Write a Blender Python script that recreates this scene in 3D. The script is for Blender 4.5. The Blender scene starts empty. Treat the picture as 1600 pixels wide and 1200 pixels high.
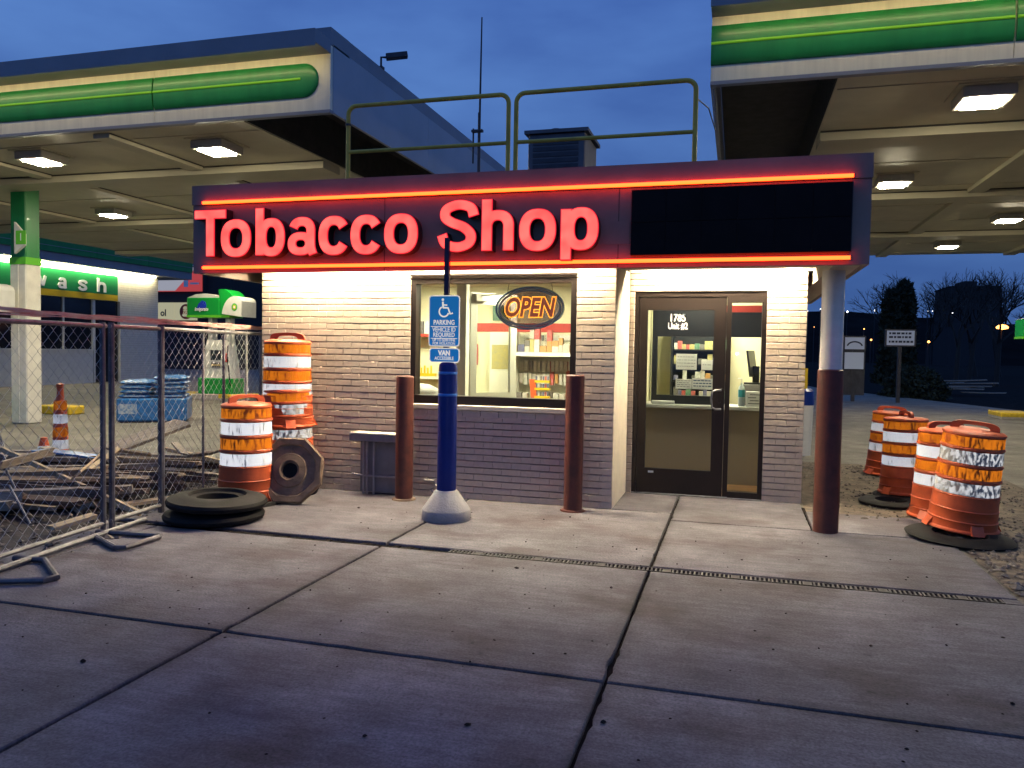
import bpy, bmesh, math, random
from mathutils import Matrix, Vector, noise as mnoise
R = math.radians
PI = math.pi
sc = bpy.context.scene
col = sc.collection
rnd = random.Random(7)

# ---------------------------------------------------------------- camera, sky, exposure
cd = bpy.data.cameras.new('camera')
cd.sensor_width = 36.0
cd.lens = 27.5
cd.clip_start = 0.05
cd.clip_end = 3000
cam = bpy.data.objects.new('camera', cd)
col.objects.link(cam)
cam.matrix_world = Matrix(((0.96125166, -0.02737935, 0.27430934, 0.0),
                           (0.27517211, 0.03537927, -0.96074378, 0.0),
                           (0.01659968, 0.99899884, 0.04154242, 1.55),
                           (0, 0, 0, 1)))
sc.camera = cam

world = bpy.data.worlds.new('World')
sc.world = world
world.use_nodes = True
nt = world.node_tree
nt.nodes.clear()
wo = nt.nodes.new('ShaderNodeOutputWorld')
bg = nt.nodes.new('ShaderNodeBackground')
sky = nt.nodes.new('ShaderNodeTexSky')
sky.sky_type = 'NISHITA'
sky.sun_disc = False
sky.sun_elevation = R(-3.0)
sky.sun_rotation = R(150)
sky.ozone_density = 4.0
sky.dust_density = 0.6
# soft overcast streaks: the same everywhere round the horizon
tcw = nt.nodes.new('ShaderNodeTexCoord')
mpw = nt.nodes.new('ShaderNodeMapping')
mpw.inputs['Scale'].default_value = (1.0, 1.0, 3.2)
nzw = nt.nodes.new('ShaderNodeTexNoise')
nzw.inputs['Scale'].default_value = 2.6
nzw.inputs['Detail'].default_value = 5
nzw.inputs['Roughness'].default_value = 0.5
rpw = nt.nodes.new('ShaderNodeValToRGB')
rpw.color_ramp.elements[0].position = 0.32
rpw.color_ramp.elements[0].color = (0.60, 0.62, 0.74, 1)
rpw.color_ramp.elements[1].position = 0.68
rpw.color_ramp.elements[1].color = (1.25, 1.2, 1.12, 1)
mxw = nt.nodes.new('ShaderNodeMix')
mxw.data_type = 'RGBA'
mxw.blend_type = 'MULTIPLY'
mxw.inputs[0].default_value = 1.0
# cloud veil evens the clear-sky gradient out
veil = nt.nodes.new('ShaderNodeMix')
veil.data_type = 'RGBA'
veil.inputs[0].default_value = 0.75
veil.inputs[7].default_value = (1.12, 2.65, 7.1, 1)
nt.links.new(tcw.outputs['Generated'], mpw.inputs['Vector'])
nt.links.new(mpw.outputs[0], nzw.inputs['Vector'])
nt.links.new(nzw.outputs['Fac'], rpw.inputs[0])
nt.links.new(sky.outputs[0], veil.inputs[6])
# the dusk sky thins towards the horizon all round
sep = nt.nodes.new('ShaderNodeSeparateXYZ')
nt.links.new(tcw.outputs['Generated'], sep.inputs[0])
hz = nt.nodes.new('ShaderNodeMapRange')
hz.inputs[1].default_value = 0.0
hz.inputs[2].default_value = 0.45
hz.inputs[3].default_value = 0.62
hz.inputs[4].default_value = 1.12
nt.links.new(sep.outputs[2], hz.inputs[0])
hm = nt.nodes.new('ShaderNodeMix')
hm.data_type = 'RGBA'
hm.blend_type = 'MULTIPLY'
hm.inputs[0].default_value = 1.0
nt.links.new(veil.outputs[2], hm.inputs[6])
nt.links.new(hz.outputs[0], hm.inputs[7])
nt.links.new(hm.outputs[2], mxw.inputs[6])
nt.links.new(rpw.outputs[0], mxw.inputs[7])
nt.links.new(mxw.outputs[2], bg.inputs['Color'])
bg.inputs['Strength'].default_value = 0.1
nt.links.new(bg.outputs[0], wo.inputs[0])

sc.view_settings.view_transform = 'Standard'
sc.view_settings.look = 'None'
sc.view_settings.exposure = 0.0
sc.view_settings.gamma = 1.0
sc.view_settings.use_curve_mapping = False
sc.render.engine = 'CYCLES'
sc.cycles.use_light_tree = True
sc.cycles.sample_clamp_indirect = 4.0
sc.cycles.max_bounces = 7
sc.cycles.transparent_max_bounces = 12
sc.cycles.caustics_reflective = False
sc.cycles.caustics_refractive = False
sc.cycles.use_denoising = True

# the phone's flash lamp beside its lens: it is what the road-work sheeting throws back
fl = bpy.data.lights.new('phone_flash', 'POINT')
fl.energy = 16.0
fl.color = (1.0, 0.94, 0.84)
fl.shadow_soft_size = 0.01
flo = bpy.data.objects.new('phone_flash', fl)
flo.location = (0.02, -0.02, 1.58)
col.objects.link(flo)


# ---------------------------------------------------------------- materials
def mat(name, c, rough=0.6, metal=0.0, var=0.0, vs=6.0, bump=0.0, bs=60.0, spec=0.4, c2=None, stretch=None, emit=None, es=0.0, coat=0.0):
    m = bpy.data.materials.new(name)
    m.use_nodes = True
    t = m.node_tree
    b = t.nodes['Principled BSDF']
    b.inputs['Base Color'].default_value = (*c, 1)
    b.inputs['Roughness'].default_value = rough
    b.inputs['Metallic'].default_value = metal
    b.inputs['Specular IOR Level'].default_value = spec
    b.inputs['Coat Weight'].default_value = coat
    if emit:
        b.inputs['Emission Color'].default_value = (*emit, 1)
        b.inputs['Emission Strength'].default_value = es
    if var or bump or c2:
        tc = t.nodes.new('ShaderNodeTexCoord')
        src = tc.outputs['Object']
        if stretch:
            mp = t.nodes.new('ShaderNodeMapping')
            mp.inputs['Scale'].default_value = stretch
            t.links.new(src, mp.inputs['Vector'])
            src = mp.outputs[0]
        oi = t.nodes.new('ShaderNodeObjectInfo')
        ad = t.nodes.new('ShaderNodeVectorMath')
        ad.operation = 'MULTIPLY_ADD'
        ad.inputs[1].default_value = (1, 1, 1)
        sc_ = t.nodes.new('ShaderNodeVectorMath')
        sc_.operation = 'SCALE'
        cb = t.nodes.new('ShaderNodeCombineXYZ')
        for k in range(3):
            t.links.new(oi.outputs['Random'], cb.inputs[k])
        t.links.new(cb.outputs[0], sc_.inputs[0])
        sc_.inputs['Scale'].default_value = 37.0
        t.links.new(src, ad.inputs[0])
        t.links.new(sc_.outputs[0], ad.inputs[2])
        src = ad.outputs[0]
    if var or c2:
        n = t.nodes.new('ShaderNodeTexNoise')
        n.inputs['Scale'].default_value = vs
        n.inputs['Detail'].default_value = 6
        n.inputs['Roughness'].default_value = 0.62
        t.links.new(src, n.inputs['Vector'])
        r = t.nodes.new('ShaderNodeValToRGB')
        r.color_ramp.elements[0].position = 0.33
        r.color_ramp.elements[1].position = 0.67
        a = c2 if c2 else tuple(x * (1 - var) for x in c)
        bb = c if c2 else tuple(min(1, x * (1 + var)) for x in c)
        r.color_ramp.elements[0].color = (*a, 1)
        r.color_ramp.elements[1].color = (*bb, 1)
        t.links.new(n.outputs['Fac'], r.inputs[0])
        t.links.new(r.outputs[0], b.inputs['Base Color'])
    if bump:
        n2 = t.nodes.new('ShaderNodeTexNoise')
        n2.inputs['Scale'].default_value = bs
        n2.inputs['Detail'].default_value = 5
        t.links.new(src, n2.inputs['Vector'])
        bp = t.nodes.new('ShaderNodeBump')
        bp.inputs['Strength'].default_value = bump
        bp.inputs['Distance'].default_value = 0.01
        t.links.new(n2.outputs['Fac'], bp.inputs['Height'])
        t.links.new(bp.outputs[0], b.inputs['Normal'])
    return m


def emat(name, c, s, base=0.08):
    m = bpy.data.materials.new(name)
    m.use_nodes = True
    t = m.node_tree
    b = t.nodes['Principled BSDF']
    b.inputs['Base Color'].default_value = (base, base, base, 1)
    b.inputs['Roughness'].default_value = 0.5
    b.inputs['Emission Color'].default_value = (*c, 1)
    b.inputs['Emission Strength'].default_value = s
    return m


def glass(name, tint=(0.93, 0.95, 0.93), refl=0.6):
    m = bpy.data.materials.new(name)
    m.use_nodes = True
    t = m.node_tree
    t.nodes.clear()
    o = t.nodes.new('ShaderNodeOutputMaterial')
    tr = t.nodes.new('ShaderNodeBsdfTransparent')
    tr.inputs[0].default_value = (*tint, 1)
    gl = t.nodes.new('ShaderNodeBsdfGlossy')
    gl.inputs['Roughness'].default_value = 0.02
    fr = t.nodes.new('ShaderNodeFresnel')
    fr.inputs[0].default_value = 1.45
    mu = t.nodes.new('ShaderNodeMath')
    mu.operation = 'MULTIPLY'
    mu.inputs[1].default_value = refl
    mx = t.nodes.new('ShaderNodeMixShader')
    t.links.new(fr.outputs[0], mu.inputs[0])
    t.links.new(mu.outputs[0], mx.inputs[0])
    t.links.new(tr.outputs[0], mx.inputs[1])
    t.links.new(gl.outputs[0], mx.inputs[2])
    t.links.new(mx.outputs[0], o.inputs[0])
    return m


def retro(name, c, worn, amount=0.55, scale=9.0, gain=1.0, stretch=(1, 1, 1)):
    """Prismatic road sheeting: sends light back the way it came (normal turned to the incoming ray), with worn patches."""
    m = bpy.data.materials.new(name)
    m.use_nodes = True
    t = m.node_tree
    t.nodes.clear()
    o = t.nodes.new('ShaderNodeOutputMaterial')
    df = t.nodes.new('ShaderNodeBsdfDiffuse')
    gl = t.nodes.new('ShaderNodeBsdfGlossy')
    gl.inputs['Color'].default_value = (*[x * gain for x in c], 1)
    gl.inputs['Roughness'].default_value = 0.19
    ge = t.nodes.new('ShaderNodeNewGeometry')
    t.links.new(ge.outputs['Incoming'], gl.inputs['Normal'])
    tc = t.nodes.new('ShaderNodeTexCoord')
    oi = t.nodes.new('ShaderNodeObjectInfo')
    mp = t.nodes.new('ShaderNodeMapping')
    mp.inputs['Scale'].default_value = stretch
    t.links.new(tc.outputs['Object'], mp.inputs[0])
    n = t.nodes.new('ShaderNodeTexNoise')
    n.noise_dimensions = '4D'
    n.inputs['Scale'].default_value = scale
    n.inputs['Detail'].default_value = 7
    n.inputs['Roughness'].default_value = 0.7
    mu = t.nodes.new('ShaderNodeMath')
    mu.operation = 'MULTIPLY'
    mu.inputs[1].default_value = 91.0
    t.links.new(oi.outputs['Random'], mu.inputs[0])
    t.links.new(mu.outputs[0], n.inputs['W'])
    t.links.new(mp.outputs[0], n.inputs['Vector'])
    r = t.nodes.new('ShaderNodeValToRGB')
    r.color_ramp.elements[0].position = amount - 0.06
    r.color_ramp.elements[0].color = (0, 0, 0, 1)
    r.color_ramp.elements[1].position = amount + 0.02
    t.links.new(n.outputs['Fac'], r.inputs[0])
    cm = t.nodes.new('ShaderNodeMix')
    cm.data_type = 'RGBA'
    cm.inputs[6].default_value = (*worn, 1)
    cm.inputs[7].default_value = (*[x * 0.7 for x in c], 1)
    t.links.new(r.outputs[0], cm.inputs[0])
    t.links.new(cm.outputs[2], df.inputs[0])
    ms = t.nodes.new('ShaderNodeMath')
    ms.operation = 'MULTIPLY'
    ms.inputs[1].default_value = 0.6
    t.links.new(r.outputs[0], ms.inputs[0])
    mx = t.nodes.new('ShaderNodeMixShader')
    t.links.new(ms.outputs[0], mx.inputs[0])
    t.links.new(df.outputs[0], mx.inputs[1])
    t.links.new(gl.outputs[0], mx.inputs[2])
    t.links.new(mx.outputs[0], o.inputs[0])
    return m


M = {}


def concrete(name, base, stain, stain_amt, warm=(0.30, 0.27, 0.22)):
    m = bpy.data.materials.new(name)
    m.use_nodes = True
    t = m.node_tree
    b = t.nodes['Principled BSDF']
    b.inputs['Roughness'].default_value = 0.78
    b.inputs['Specular IOR Level'].default_value = 0.35
    ge = t.nodes.new('ShaderNodeNewGeometry')
    oi = t.nodes.new('ShaderNodeObjectInfo')

    def nz(scale, detail, rough, p0, p1, stretch=None):
        n = t.nodes.new('ShaderNodeTexNoise')
        n.inputs['Scale'].default_value = scale
        n.inputs['Detail'].default_value = detail
        n.inputs['Roughness'].default_value = rough
        src = ge.outputs['Position']
        if stretch:
            mp = t.nodes.new('ShaderNodeMapping')
            mp.inputs['Scale'].default_value = stretch
            t.links.new(src, mp.inputs[0])
            src = mp.outputs[0]
        t.links.new(src, n.inputs['Vector'])
        r = t.nodes.new('ShaderNodeMapRange')
        r.inputs[1].default_value = p0
        r.inputs[2].default_value = p1
        t.links.new(n.outputs['Fac'], r.inputs[0])
        return r.outputs[0], n

    def mix(fac, a, bcol, blend='MIX'):
        x = t.nodes.new('ShaderNodeMix')
        x.data_type = 'RGBA'
        x.blend_type = blend
        if hasattr(fac, 'links'):
            t.links.new(fac, x.inputs[0])
        else:
            x.inputs[0].default_value = fac
        for i, v in ((6, a), (7, bcol)):
            if isinstance(v, tuple):
                x.inputs[i].default_value = (*v, 1)
            else:
                t.links.new(v, x.inputs[i])
        return x.outputs[2]
    f1, _ = nz(1.1, 6, 0.6, 0.35, 0.68)
    c = mix(f1, tuple(x * 0.70 for x in base), tuple(x * 1.2 for x in base))
    f2, _ = nz(0.95, 7, 0.58, 0.50, 0.66, (1.0, 1.5, 1.0))
    fm = t.nodes.new('ShaderNodeMath')
    fm.operation = 'MULTIPLY'
    fm.inputs[1].default_value = stain_amt
    t.links.new(f2, fm.inputs[0])
    c = mix(fm.outputs[0], c, stain)
    f3, _ = nz(70, 3, 0.7, 0.35, 0.65)
    g = mix(f3, (0.68, 0.68, 0.68), (1.22, 1.22, 1.22))
    c = mix(1.0, c, g, 'MULTIPLY')
    # trowel streaks
    f4, _ = nz(5, 4, 0.6, 0.4, 0.7, (0.5, 4.0, 1.0))
    g2 = mix(f4, (0.84, 0.84, 0.84), (1.14, 1.14, 1.15))
    c = mix(1.0, c, g2, 'MULTIPLY')
    # hairline cracks
    vo = t.nodes.new('ShaderNodeTexVoronoi')
    vo.feature = 'DISTANCE_TO_EDGE'
    vo.inputs['Scale'].default_value = 0.55
    wn = t.nodes.new('ShaderNodeTexNoise')
    wn.inputs['Scale'].default_value = 3.0
    wn.inputs['Detail'].default_value = 5
    va = t.nodes.new('ShaderNodeVectorMath')
    va.operation = 'MULTIPLY_ADD'
    va.inputs[1].default_value = (0.5, 0.5, 0.5)
    t.links.new(ge.outputs['Position'], wn.inputs['Vector'])
    t.links.new(wn.outputs['Color'], va.inputs[0])
    t.links.new(ge.outputs['Position'], va.inputs[2])
    t.links.new(va.outputs[0], vo.inputs['Vector'])
    mr = t.nodes.new('ShaderNodeMapRange')
    mr.inputs[1].default_value = 0.0
    mr.inputs[2].default_value = 0.004
    mr.inputs[3].default_value = 0.82
    mr.inputs[4].default_value = 1.0
    t.links.new(vo.outputs['Distance'], mr.inputs[0])
    c = mix(1.0, c, mr.outputs[0], 'MULTIPLY')
    # dark oil drips
    v2 = t.nodes.new('ShaderNodeTexVoronoi')
    v2.inputs['Scale'].default_value = 3.1
    v2.inputs['Randomness'].default_value = 1.0
    t.links.new(va.outputs[0], v2.inputs['Vector'])
    m2 = t.nodes.new('ShaderNodeMapRange')
    m2.inputs[1].default_value = 0.03
    m2.inputs[2].default_value = 0.09
    m2.inputs[3].default_value = 0.5
    m2.inputs[4].default_value = 1.0
    t.links.new(v2.outputs['Distance'], m2.inputs[0])
    c = mix(1.0, c, m2.outputs[0], 'MULTIPLY')
    # grime gathered along the joints and the drain
    sp = t.nodes.new('ShaderNodeSeparateXYZ')
    t.links.new(ge.outputs['Position'], sp.inputs[0])
    prev = None
    for ax, at in ((0, -2.655), (0, -0.555), (1, 3.62), (1, 5.66)):
        s1 = t.nodes.new('ShaderNodeMath')
        s1.operation = 'SUBTRACT'
        s1.inputs[1].default_value = at
        t.links.new(sp.outputs[ax], s1.inputs[0])
        s2 = t.nodes.new('ShaderNodeMath')
        s2.operation = 'ABSOLUTE'
        t.links.new(s1.outputs[0], s2.inputs[0])
        if prev is None:
            prev = s2.outputs[0]
        else:
            s3 = t.nodes.new('ShaderNodeMath')
            s3.operation = 'MINIMUM'
            t.links.new(prev, s3.inputs[0])
            t.links.new(s2.outputs[0], s3.inputs[1])
            prev = s3.outputs[0]
    f5, n5 = nz(2.3, 6, 0.7, 0.3, 0.75)
    wd = t.nodes.new('ShaderNodeMath')
    wd.operation = 'MULTIPLY_ADD'
    wd.inputs[1].default_value = 0.16
    wd.inputs[2].default_value = 0.015
    t.links.new(f5, wd.inputs[0])
    dv = t.nodes.new('ShaderNodeMath')
    dv.operation = 'DIVIDE'
    t.links.new(prev, dv.inputs[0])
    t.links.new(wd.outputs[0], dv.inputs[1])
    jr = t.nodes.new('ShaderNodeMapRange')
    jr.inputs[1].default_value = 0.1
    jr.inputs[2].default_value = 1.0
    jr.inputs[3].default_value = 0.62
    jr.inputs[4].default_value = 1.0
    t.links.new(dv.outputs[0], jr.inputs[0])
    c = mix(1.0, c, jr.outputs[0], 'MULTIPLY')
    # broad blotches and fine pits
    f6, _ = nz(2.6, 8, 0.72, 0.30, 0.72)
    c = mix(1.0, c, mix(f6, (0.62, 0.60, 0.60), (1.25, 1.25, 1.26)), 'MULTIPLY')
    v3 = t.nodes.new('ShaderNodeTexVoronoi')
    v3.inputs['Scale'].default_value = 17.0
    t.links.new(ge.outputs['Position'], v3.inputs['Vector'])
    m3 = t.nodes.new('ShaderNodeMapRange')
    m3.inputs[1].default_value = 0.05
    m3.inputs[2].default_value = 0.12
    m3.inputs[3].default_value = 0.75
    m3.inputs[4].default_value = 1.0
    t.links.new(v3.outputs['Distance'], m3.inputs[0])
    c = mix(1.0, c, m3.outputs[0], 'MULTIPLY')
    # slab to slab tone
    mo = t.nodes.new('ShaderNodeMapRange')
    mo.inputs[3].default_value = 0.9
    mo.inputs[4].default_value = 1.1
    t.links.new(oi.outputs['Random'], mo.inputs[0])
    c = mix(1.0, c, mo.outputs[0], 'MULTIPLY')
    t.links.new(c, b.inputs['Base Color'])
    nb = t.nodes.new('ShaderNodeTexNoise')
    nb.inputs['Scale'].default_value = 55
    nb.inputs['Detail'].default_value = 6
    t.links.new(ge.outputs['Position'], nb.inputs['Vector'])
    bp = t.nodes.new('ShaderNodeBump')
    bp.inputs['Strength'].default_value = 0.45
    bp.inputs['Distance'].default_value = 0.01
    t.links.new(nb.outputs['Fac'], bp.inputs['Height'])
    t.links.new(bp.outputs[0], b.inputs['Normal'])
    return m


M['slab'] = concrete('pavement_concrete', (0.148, 0.138, 0.152), (0.062, 0.045, 0.046), 0.85)
M['lot'] = concrete('old_lot_concrete', (0.175, 0.163, 0.132), (0.12, 0.10, 0.08), 0.6)
M['asphalt'] = mat('asphalt', (0.022, 0.022, 0.023), 1.0, spec=0.0, var=0.25, vs=3, bump=0.4, bs=90)
M['dirt'] = mat('dirt', (0.12, 0.094, 0.068), 0.95, var=0.45, vs=9, bump=1.0, bs=45)
M['soil'] = mat('dark_soil', (0.045, 0.037, 0.032), 0.95, var=0.4, vs=7, bump=0.8, bs=30)
M['stone'] = mat('gravel_stone', (0.12, 0.105, 0.09), 0.9, var=0.6, vs=14)
M['joint'] = mat('joint_dirt', (0.022, 0.018, 0.016), 1.0, var=0.3, spec=0.0)
M['iron'] = mat('cast_iron', (0.04, 0.036, 0.033), 0.65, 0.2, var=0.4, vs=20)
M['brick'] = mat('painted_brick', (0.57, 0.46, 0.35), 0.62, var=0.08, vs=18, bump=0.2, bs=120)
M['mortar'] = mat('raked_mortar', (0.24, 0.195, 0.155), 0.9, var=0.3, vs=30)
M['render'] = mat('cream_paint', (0.62, 0.56, 0.44), 0.6, var=0.08, vs=7, bump=0.1)
M['soffit'] = mat('white_soffit', (0.78, 0.76, 0.70), 0.5, var=0.05)
M['fascia'] = mat('plum_metal_fascia', (0.20, 0.15, 0.125), 0.5, 0.0, var=0.12, vs=2.5, bump=0.05, bs=20)
M['black'] = mat('black_screen', (0.005, 0.0035, 0.0045), 0.55, spec=0.12, var=0.4, vs=3)
M['neon'] = emat('red_led_tube', (1.0, 0.036, 0.004), 14.0)
M['letter'] = emat('lit_letter_face', (1.0, 0.088, 0.066), 1.8)
_t = M['letter'].node_tree
_n = _t.nodes.new('ShaderNodeTexNoise')
_n.inputs['Scale'].default_value = 7.0
_n.inputs['Detail'].default_value = 1.0
_c = _t.nodes.new('ShaderNodeTexCoord')
_t.links.new(_c.outputs['Object'], _n.inputs['Vector'])
_r = _t.nodes.new('ShaderNodeMapRange')
_r.inputs[1].default_value = 0.3
_r.inputs[2].default_value = 0.7
_r.inputs[3].default_value = 1.35
_r.inputs[4].default_value = 2.5
_t.links.new(_n.outputs['Fac'], _r.inputs[0])
_t.links.new(_r.outputs[0], _t.nodes['Principled BSDF'].inputs['Emission Strength'])
M['letter_rim'] = emat('letter_halo_glow', (1.0, 0.008, 0.025), 0.9)
M['return'] = mat('letter_return', (0.02, 0.012, 0.014), 0.5)
M['white_paint'] = mat('white_paint', (0.74, 0.71, 0.63), 0.5, var=0.1, vs=5)
M['red_paint'] = mat('rust_red_paint', (0.13, 0.036, 0.025), 0.45, vs=9, bump=0.25, bs=35, c2=(0.075, 0.027, 0.02))
M['bronze'] = mat('dark_bronze_frame', (0.017, 0.0115, 0.0095), 0.4, 0.2, var=0.1)
M['glass'] = glass('window_glass')
M['blue'] = mat('blue_plastic_sleeve', (0.004, 0.019, 0.16), 0.35, var=0.08, bump=0.03)
M['sky_blue'] = mat('light_blue_stripe', (0.05, 0.22, 0.62), 0.35)
M['sign_sheet'] = retro('white_sign_sheeting', (0.9, 0.9, 0.86), (0.7, 0.7, 0.7), 0.0, 8, gain=0.8)
M['concrete_grey'] = mat('cast_concrete', (0.30, 0.29, 0.285), 0.75, var=0.15, vs=9, bump=0.4, bs=60)
M['purple_post'] = mat('dark_blue_square_post', (0.03, 0.026, 0.06), 0.5, 0.4)
M['sign_blue'] = retro('blue_sign_sheeting', (0.02, 0.22, 0.62), (0.012, 0.135, 0.42), 0.0, 8, gain=0.55)
M['sign_white'] = mat('sign_white', (0.82, 0.84, 0.84), 0.4)
M['galv'] = mat('galvanised_steel', (0.22, 0.215, 0.22), 0.5, 0.6, var=0.25, vs=14)
M['galv_dark'] = mat('weathered_steel_post', (0.13, 0.125, 0.14), 0.5, 0.7, var=0.3, vs=10)
M['wire'] = mat('fence_wire', (0.46, 0.45, 0.43), 0.5, 0.5, var=0.2)
M['conduit'] = mat('conduit', (0.36, 0.34, 0.33), 0.5, 0.4, var=0.15)
M['greybox'] = mat('grey_cabinet', (0.19, 0.18, 0.185), 0.55, var=0.15)
M['orange'] = mat('orange_plastic', (0.62, 0.105, 0.03), 0.5, var=0.14, vs=6, bump=0.06, bs=25, c2=(0.42, 0.075, 0.025))
M['retro_w'] = retro('white_sheeting', (0.95, 0.95, 0.9), (0.20, 0.19, 0.17), 0.445, 9, stretch=(6.0, 6.0, 0.8))
M['retro_o'] = retro('orange_sheeting', (1.0, 0.26, 0.015), (0.32, 0.07, 0.025), 0.49, 11, gain=0.85, stretch=(4.5, 4.5, 0.9))
M['retro_d'] = retro('dulled_sheeting', (0.8, 0.8, 0.74), (0.24, 0.23, 0.21), 0.53, 24, stretch=(1.6, 1.6, 0.8))
M['rubber'] = mat('black_rubber', (0.011, 0.0105, 0.0105), 0.7, spec=0.15, var=0.3, vs=8, bump=0.15, bs=30)
M['dusty_rubber'] = mat('dusty_rubber', (0.17, 0.115, 0.075), 0.8, var=0.3, vs=8, bump=0.3, bs=40)
M['yellow_rail'] = mat('yellow_rail_paint', (0.50, 0.34, 0.05), 0.5, var=0.2, vs=5)
M['dark_metal'] = mat('dark_metal', (0.05, 0.05, 0.06), 0.45, 0.6, var=0.2)
M['hvac'] = mat('hvac_sheet', (0.10, 0.10, 0.115), 0.5, 0.5, var=0.2, vs=4)
M['roof'] = mat('roof_membrane', (0.12, 0.12, 0.13), 0.9, var=0.2)
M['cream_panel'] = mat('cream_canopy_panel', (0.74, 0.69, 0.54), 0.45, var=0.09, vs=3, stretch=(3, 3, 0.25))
M['green_panel'] = mat('dark_green_panel', (0.013, 0.21, 0.05), 0.38, var=0.14, vs=2.5, coat=0.1, stretch=(2, 2, 0.3))
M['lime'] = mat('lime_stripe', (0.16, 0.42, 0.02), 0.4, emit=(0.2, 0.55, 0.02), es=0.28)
M['cap_metal'] = mat('canopy_cap_metal', (0.22, 0.23, 0.27), 0.5, var=0.08, vs=1.5)
M['side_metal'] = mat('canopy_side_metal', (0.36, 0.38, 0.43), 0.5, var=0.07, vs=1.2)
M['deck'] = mat('canopy_deck_steel', (0.05, 0.048, 0.046), 0.8, var=0.2)
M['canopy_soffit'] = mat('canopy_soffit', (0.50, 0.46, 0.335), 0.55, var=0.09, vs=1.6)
M['canopy_beam'] = mat('canopy_beam', (0.47, 0.435, 0.315), 0.55, var=0.08, vs=1.1)
M['lamp_box'] = mat('lamp_housing', (0.42, 0.40, 0.35), 0.5)
M['lamp'] = emat('lamp_lens', (1.0, 0.88, 0.62), 330.0)
M['strip'] = emat('soffit_tube', (1.0, 0.84, 0.58), 500.0)
M['strip_door'] = emat('soffit_tube_door', (1.0, 0.84, 0.58), 520.0)
M['strip_yel'] = emat('fascia_strip', (1.0, 0.80, 0.40), 26.0)
M['wash_strip'] = emat('wash_tube', (1.0, 0.86, 0.50), 75.0)
M['room_lamp'] = emat('ceiling_panel_lamp', (1.0, 0.94, 0.70), 100.0)
M['wash_white'] = mat('wash_white_panel', (0.56, 0.55, 0.50), 0.6, var=0.08)
M['wash_green'] = mat('wash_green_panel', (0.008, 0.20, 0.06), 0.4)
M['wash_yellow'] = mat('wash_yellow', (0.62, 0.42, 0.01), 0.45)
M['dark_glass'] = mat('dark_glass', (0.015, 0.017, 0.022), 0.08, spec=0.6)
M['pump_white'] = mat('pump_white', (0.62, 0.62, 0.58), 0.4, var=0.06)
M['pump_green'] = mat('pump_green', (0.005, 0.26, 0.03), 0.35)
M['pump_lime'] = mat('pump_lime', (0.12, 0.5, 0.02), 0.35)
M['pump_screen'] = mat('pump_screen', (0.03, 0.035, 0.04), 0.2)
M['kerb_yellow'] = mat('kerb_yellow', (0.58, 0.40, 0.02), 0.6, var=0.25, vs=12)
M['kerb'] = mat('kerb_concrete', (0.33, 0.31, 0.28), 0.8, var=0.15)
M['bag_blue'] = mat('blue_bag', (0.03, 0.14, 0.36), 0.32, var=0.35, vs=16, bump=0.5, bs=22)
M['bag_print'] = mat('bag_print', (0.55, 0.60, 0.60), 0.4, c2=(0.04, 0.16, 0.38), vs=22)
M['wood'] = mat('weathered_wood', (0.21, 0.15, 0.095), 0.85, var=0.4, vs=4, bump=0.5, bs=16, stretch=(1, 8, 8))
M['wood_grey'] = mat('grey_wood', (0.25, 0.21, 0.165), 0.85, var=0.3, vs=4, bump=0.5, bs=16, stretch=(1, 8, 8))
M['wood_pale'] = mat('pale_wood', (0.42, 0.32, 0.19), 0.8, var=0.25, vs=4, bump=0.4, bs=16, stretch=(1, 8, 8))
M['wood_dark'] = mat('dark_wood', (0.10, 0.066, 0.048), 0.85, var=0.4, vs=4, bump=0.5, bs=16, stretch=(1, 8, 8))
M['tape'] = mat('caution_tape', (0.58, 0.16, 0.15), 0.35, c2=(0.62, 0.50, 0.42), vs=5)
M['wall_in'] = mat('inside_wall', (0.70, 0.66, 0.44), 0.7, var=0.03)
M['ceil_in'] = mat('inside_ceiling', (0.66, 0.64, 0.55), 0.8)
M['floor_in'] = mat('inside_floor', (0.30, 0.16, 0.07), 0.5, var=0.25, vs=4, stretch=(1, 6, 1))
M['red_band'] = mat('red_wall_band', (0.42, 0.05, 0.035), 0.5)
M['shelf'] = mat('shelf_white', (0.72, 0.70, 0.58), 0.5)
M['peg'] = mat('pegboard', (0.52, 0.50, 0.38), 0.6, var=0.08, vs=60)
M['door_alu'] = mat('aluminium', (0.55, 0.55, 0.47), 0.4, 0.3)
M['counter'] = mat('counter_panel', (0.42, 0.35, 0.25), 0.7, spec=0.1)
M['counter_top'] = mat('counter_top', (0.66, 0.65, 0.58), 0.35)
M['paper'] = mat('paper', (0.75, 0.74, 0.68), 0.7)
M['ink'] = mat('ink', (0.03, 0.035, 0.06), 0.6)
M['ink_blue'] = mat('ink_blue', (0.03, 0.07, 0.16), 0.6)
M['black_plastic'] = mat('black_plastic', (0.018, 0.018, 0.02), 0.4)
M['open_board'] = glass('smoked_acrylic', (0.50, 0.44, 0.44), 0.4)
M['open_fill'] = emat('open_letter_fill', (0.20, 0.035, 0.02), 1.0)
M['open_tube'] = emat('open_tube', (1.0, 0.30, 0.02), 3.2)
M['open_ring'] = mat('unlit_blue_tube', (0.42, 0.62, 0.78), 0.25)
M['bottle_clear'] = mat('sanitiser_bottle', (0.62, 0.72, 0.74), 0.25)
M['teal'] = mat('teal_label', (0.05, 0.30, 0.36), 0.4)
M['bark'] = mat('bark', (0.03, 0.027, 0.025), 0.9)
M['evergreen'] = mat('evergreen', (0.018, 0.028, 0.018), 0.9, var=0.3)
M['far_dark'] = mat('far_building', (0.045, 0.045, 0.05), 1.0, spec=0.0)
M['hill'] = mat('far_hill', (0.012, 0.012, 0.013), 1.0, spec=0.0, var=0.3, vs=0.05)
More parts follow.
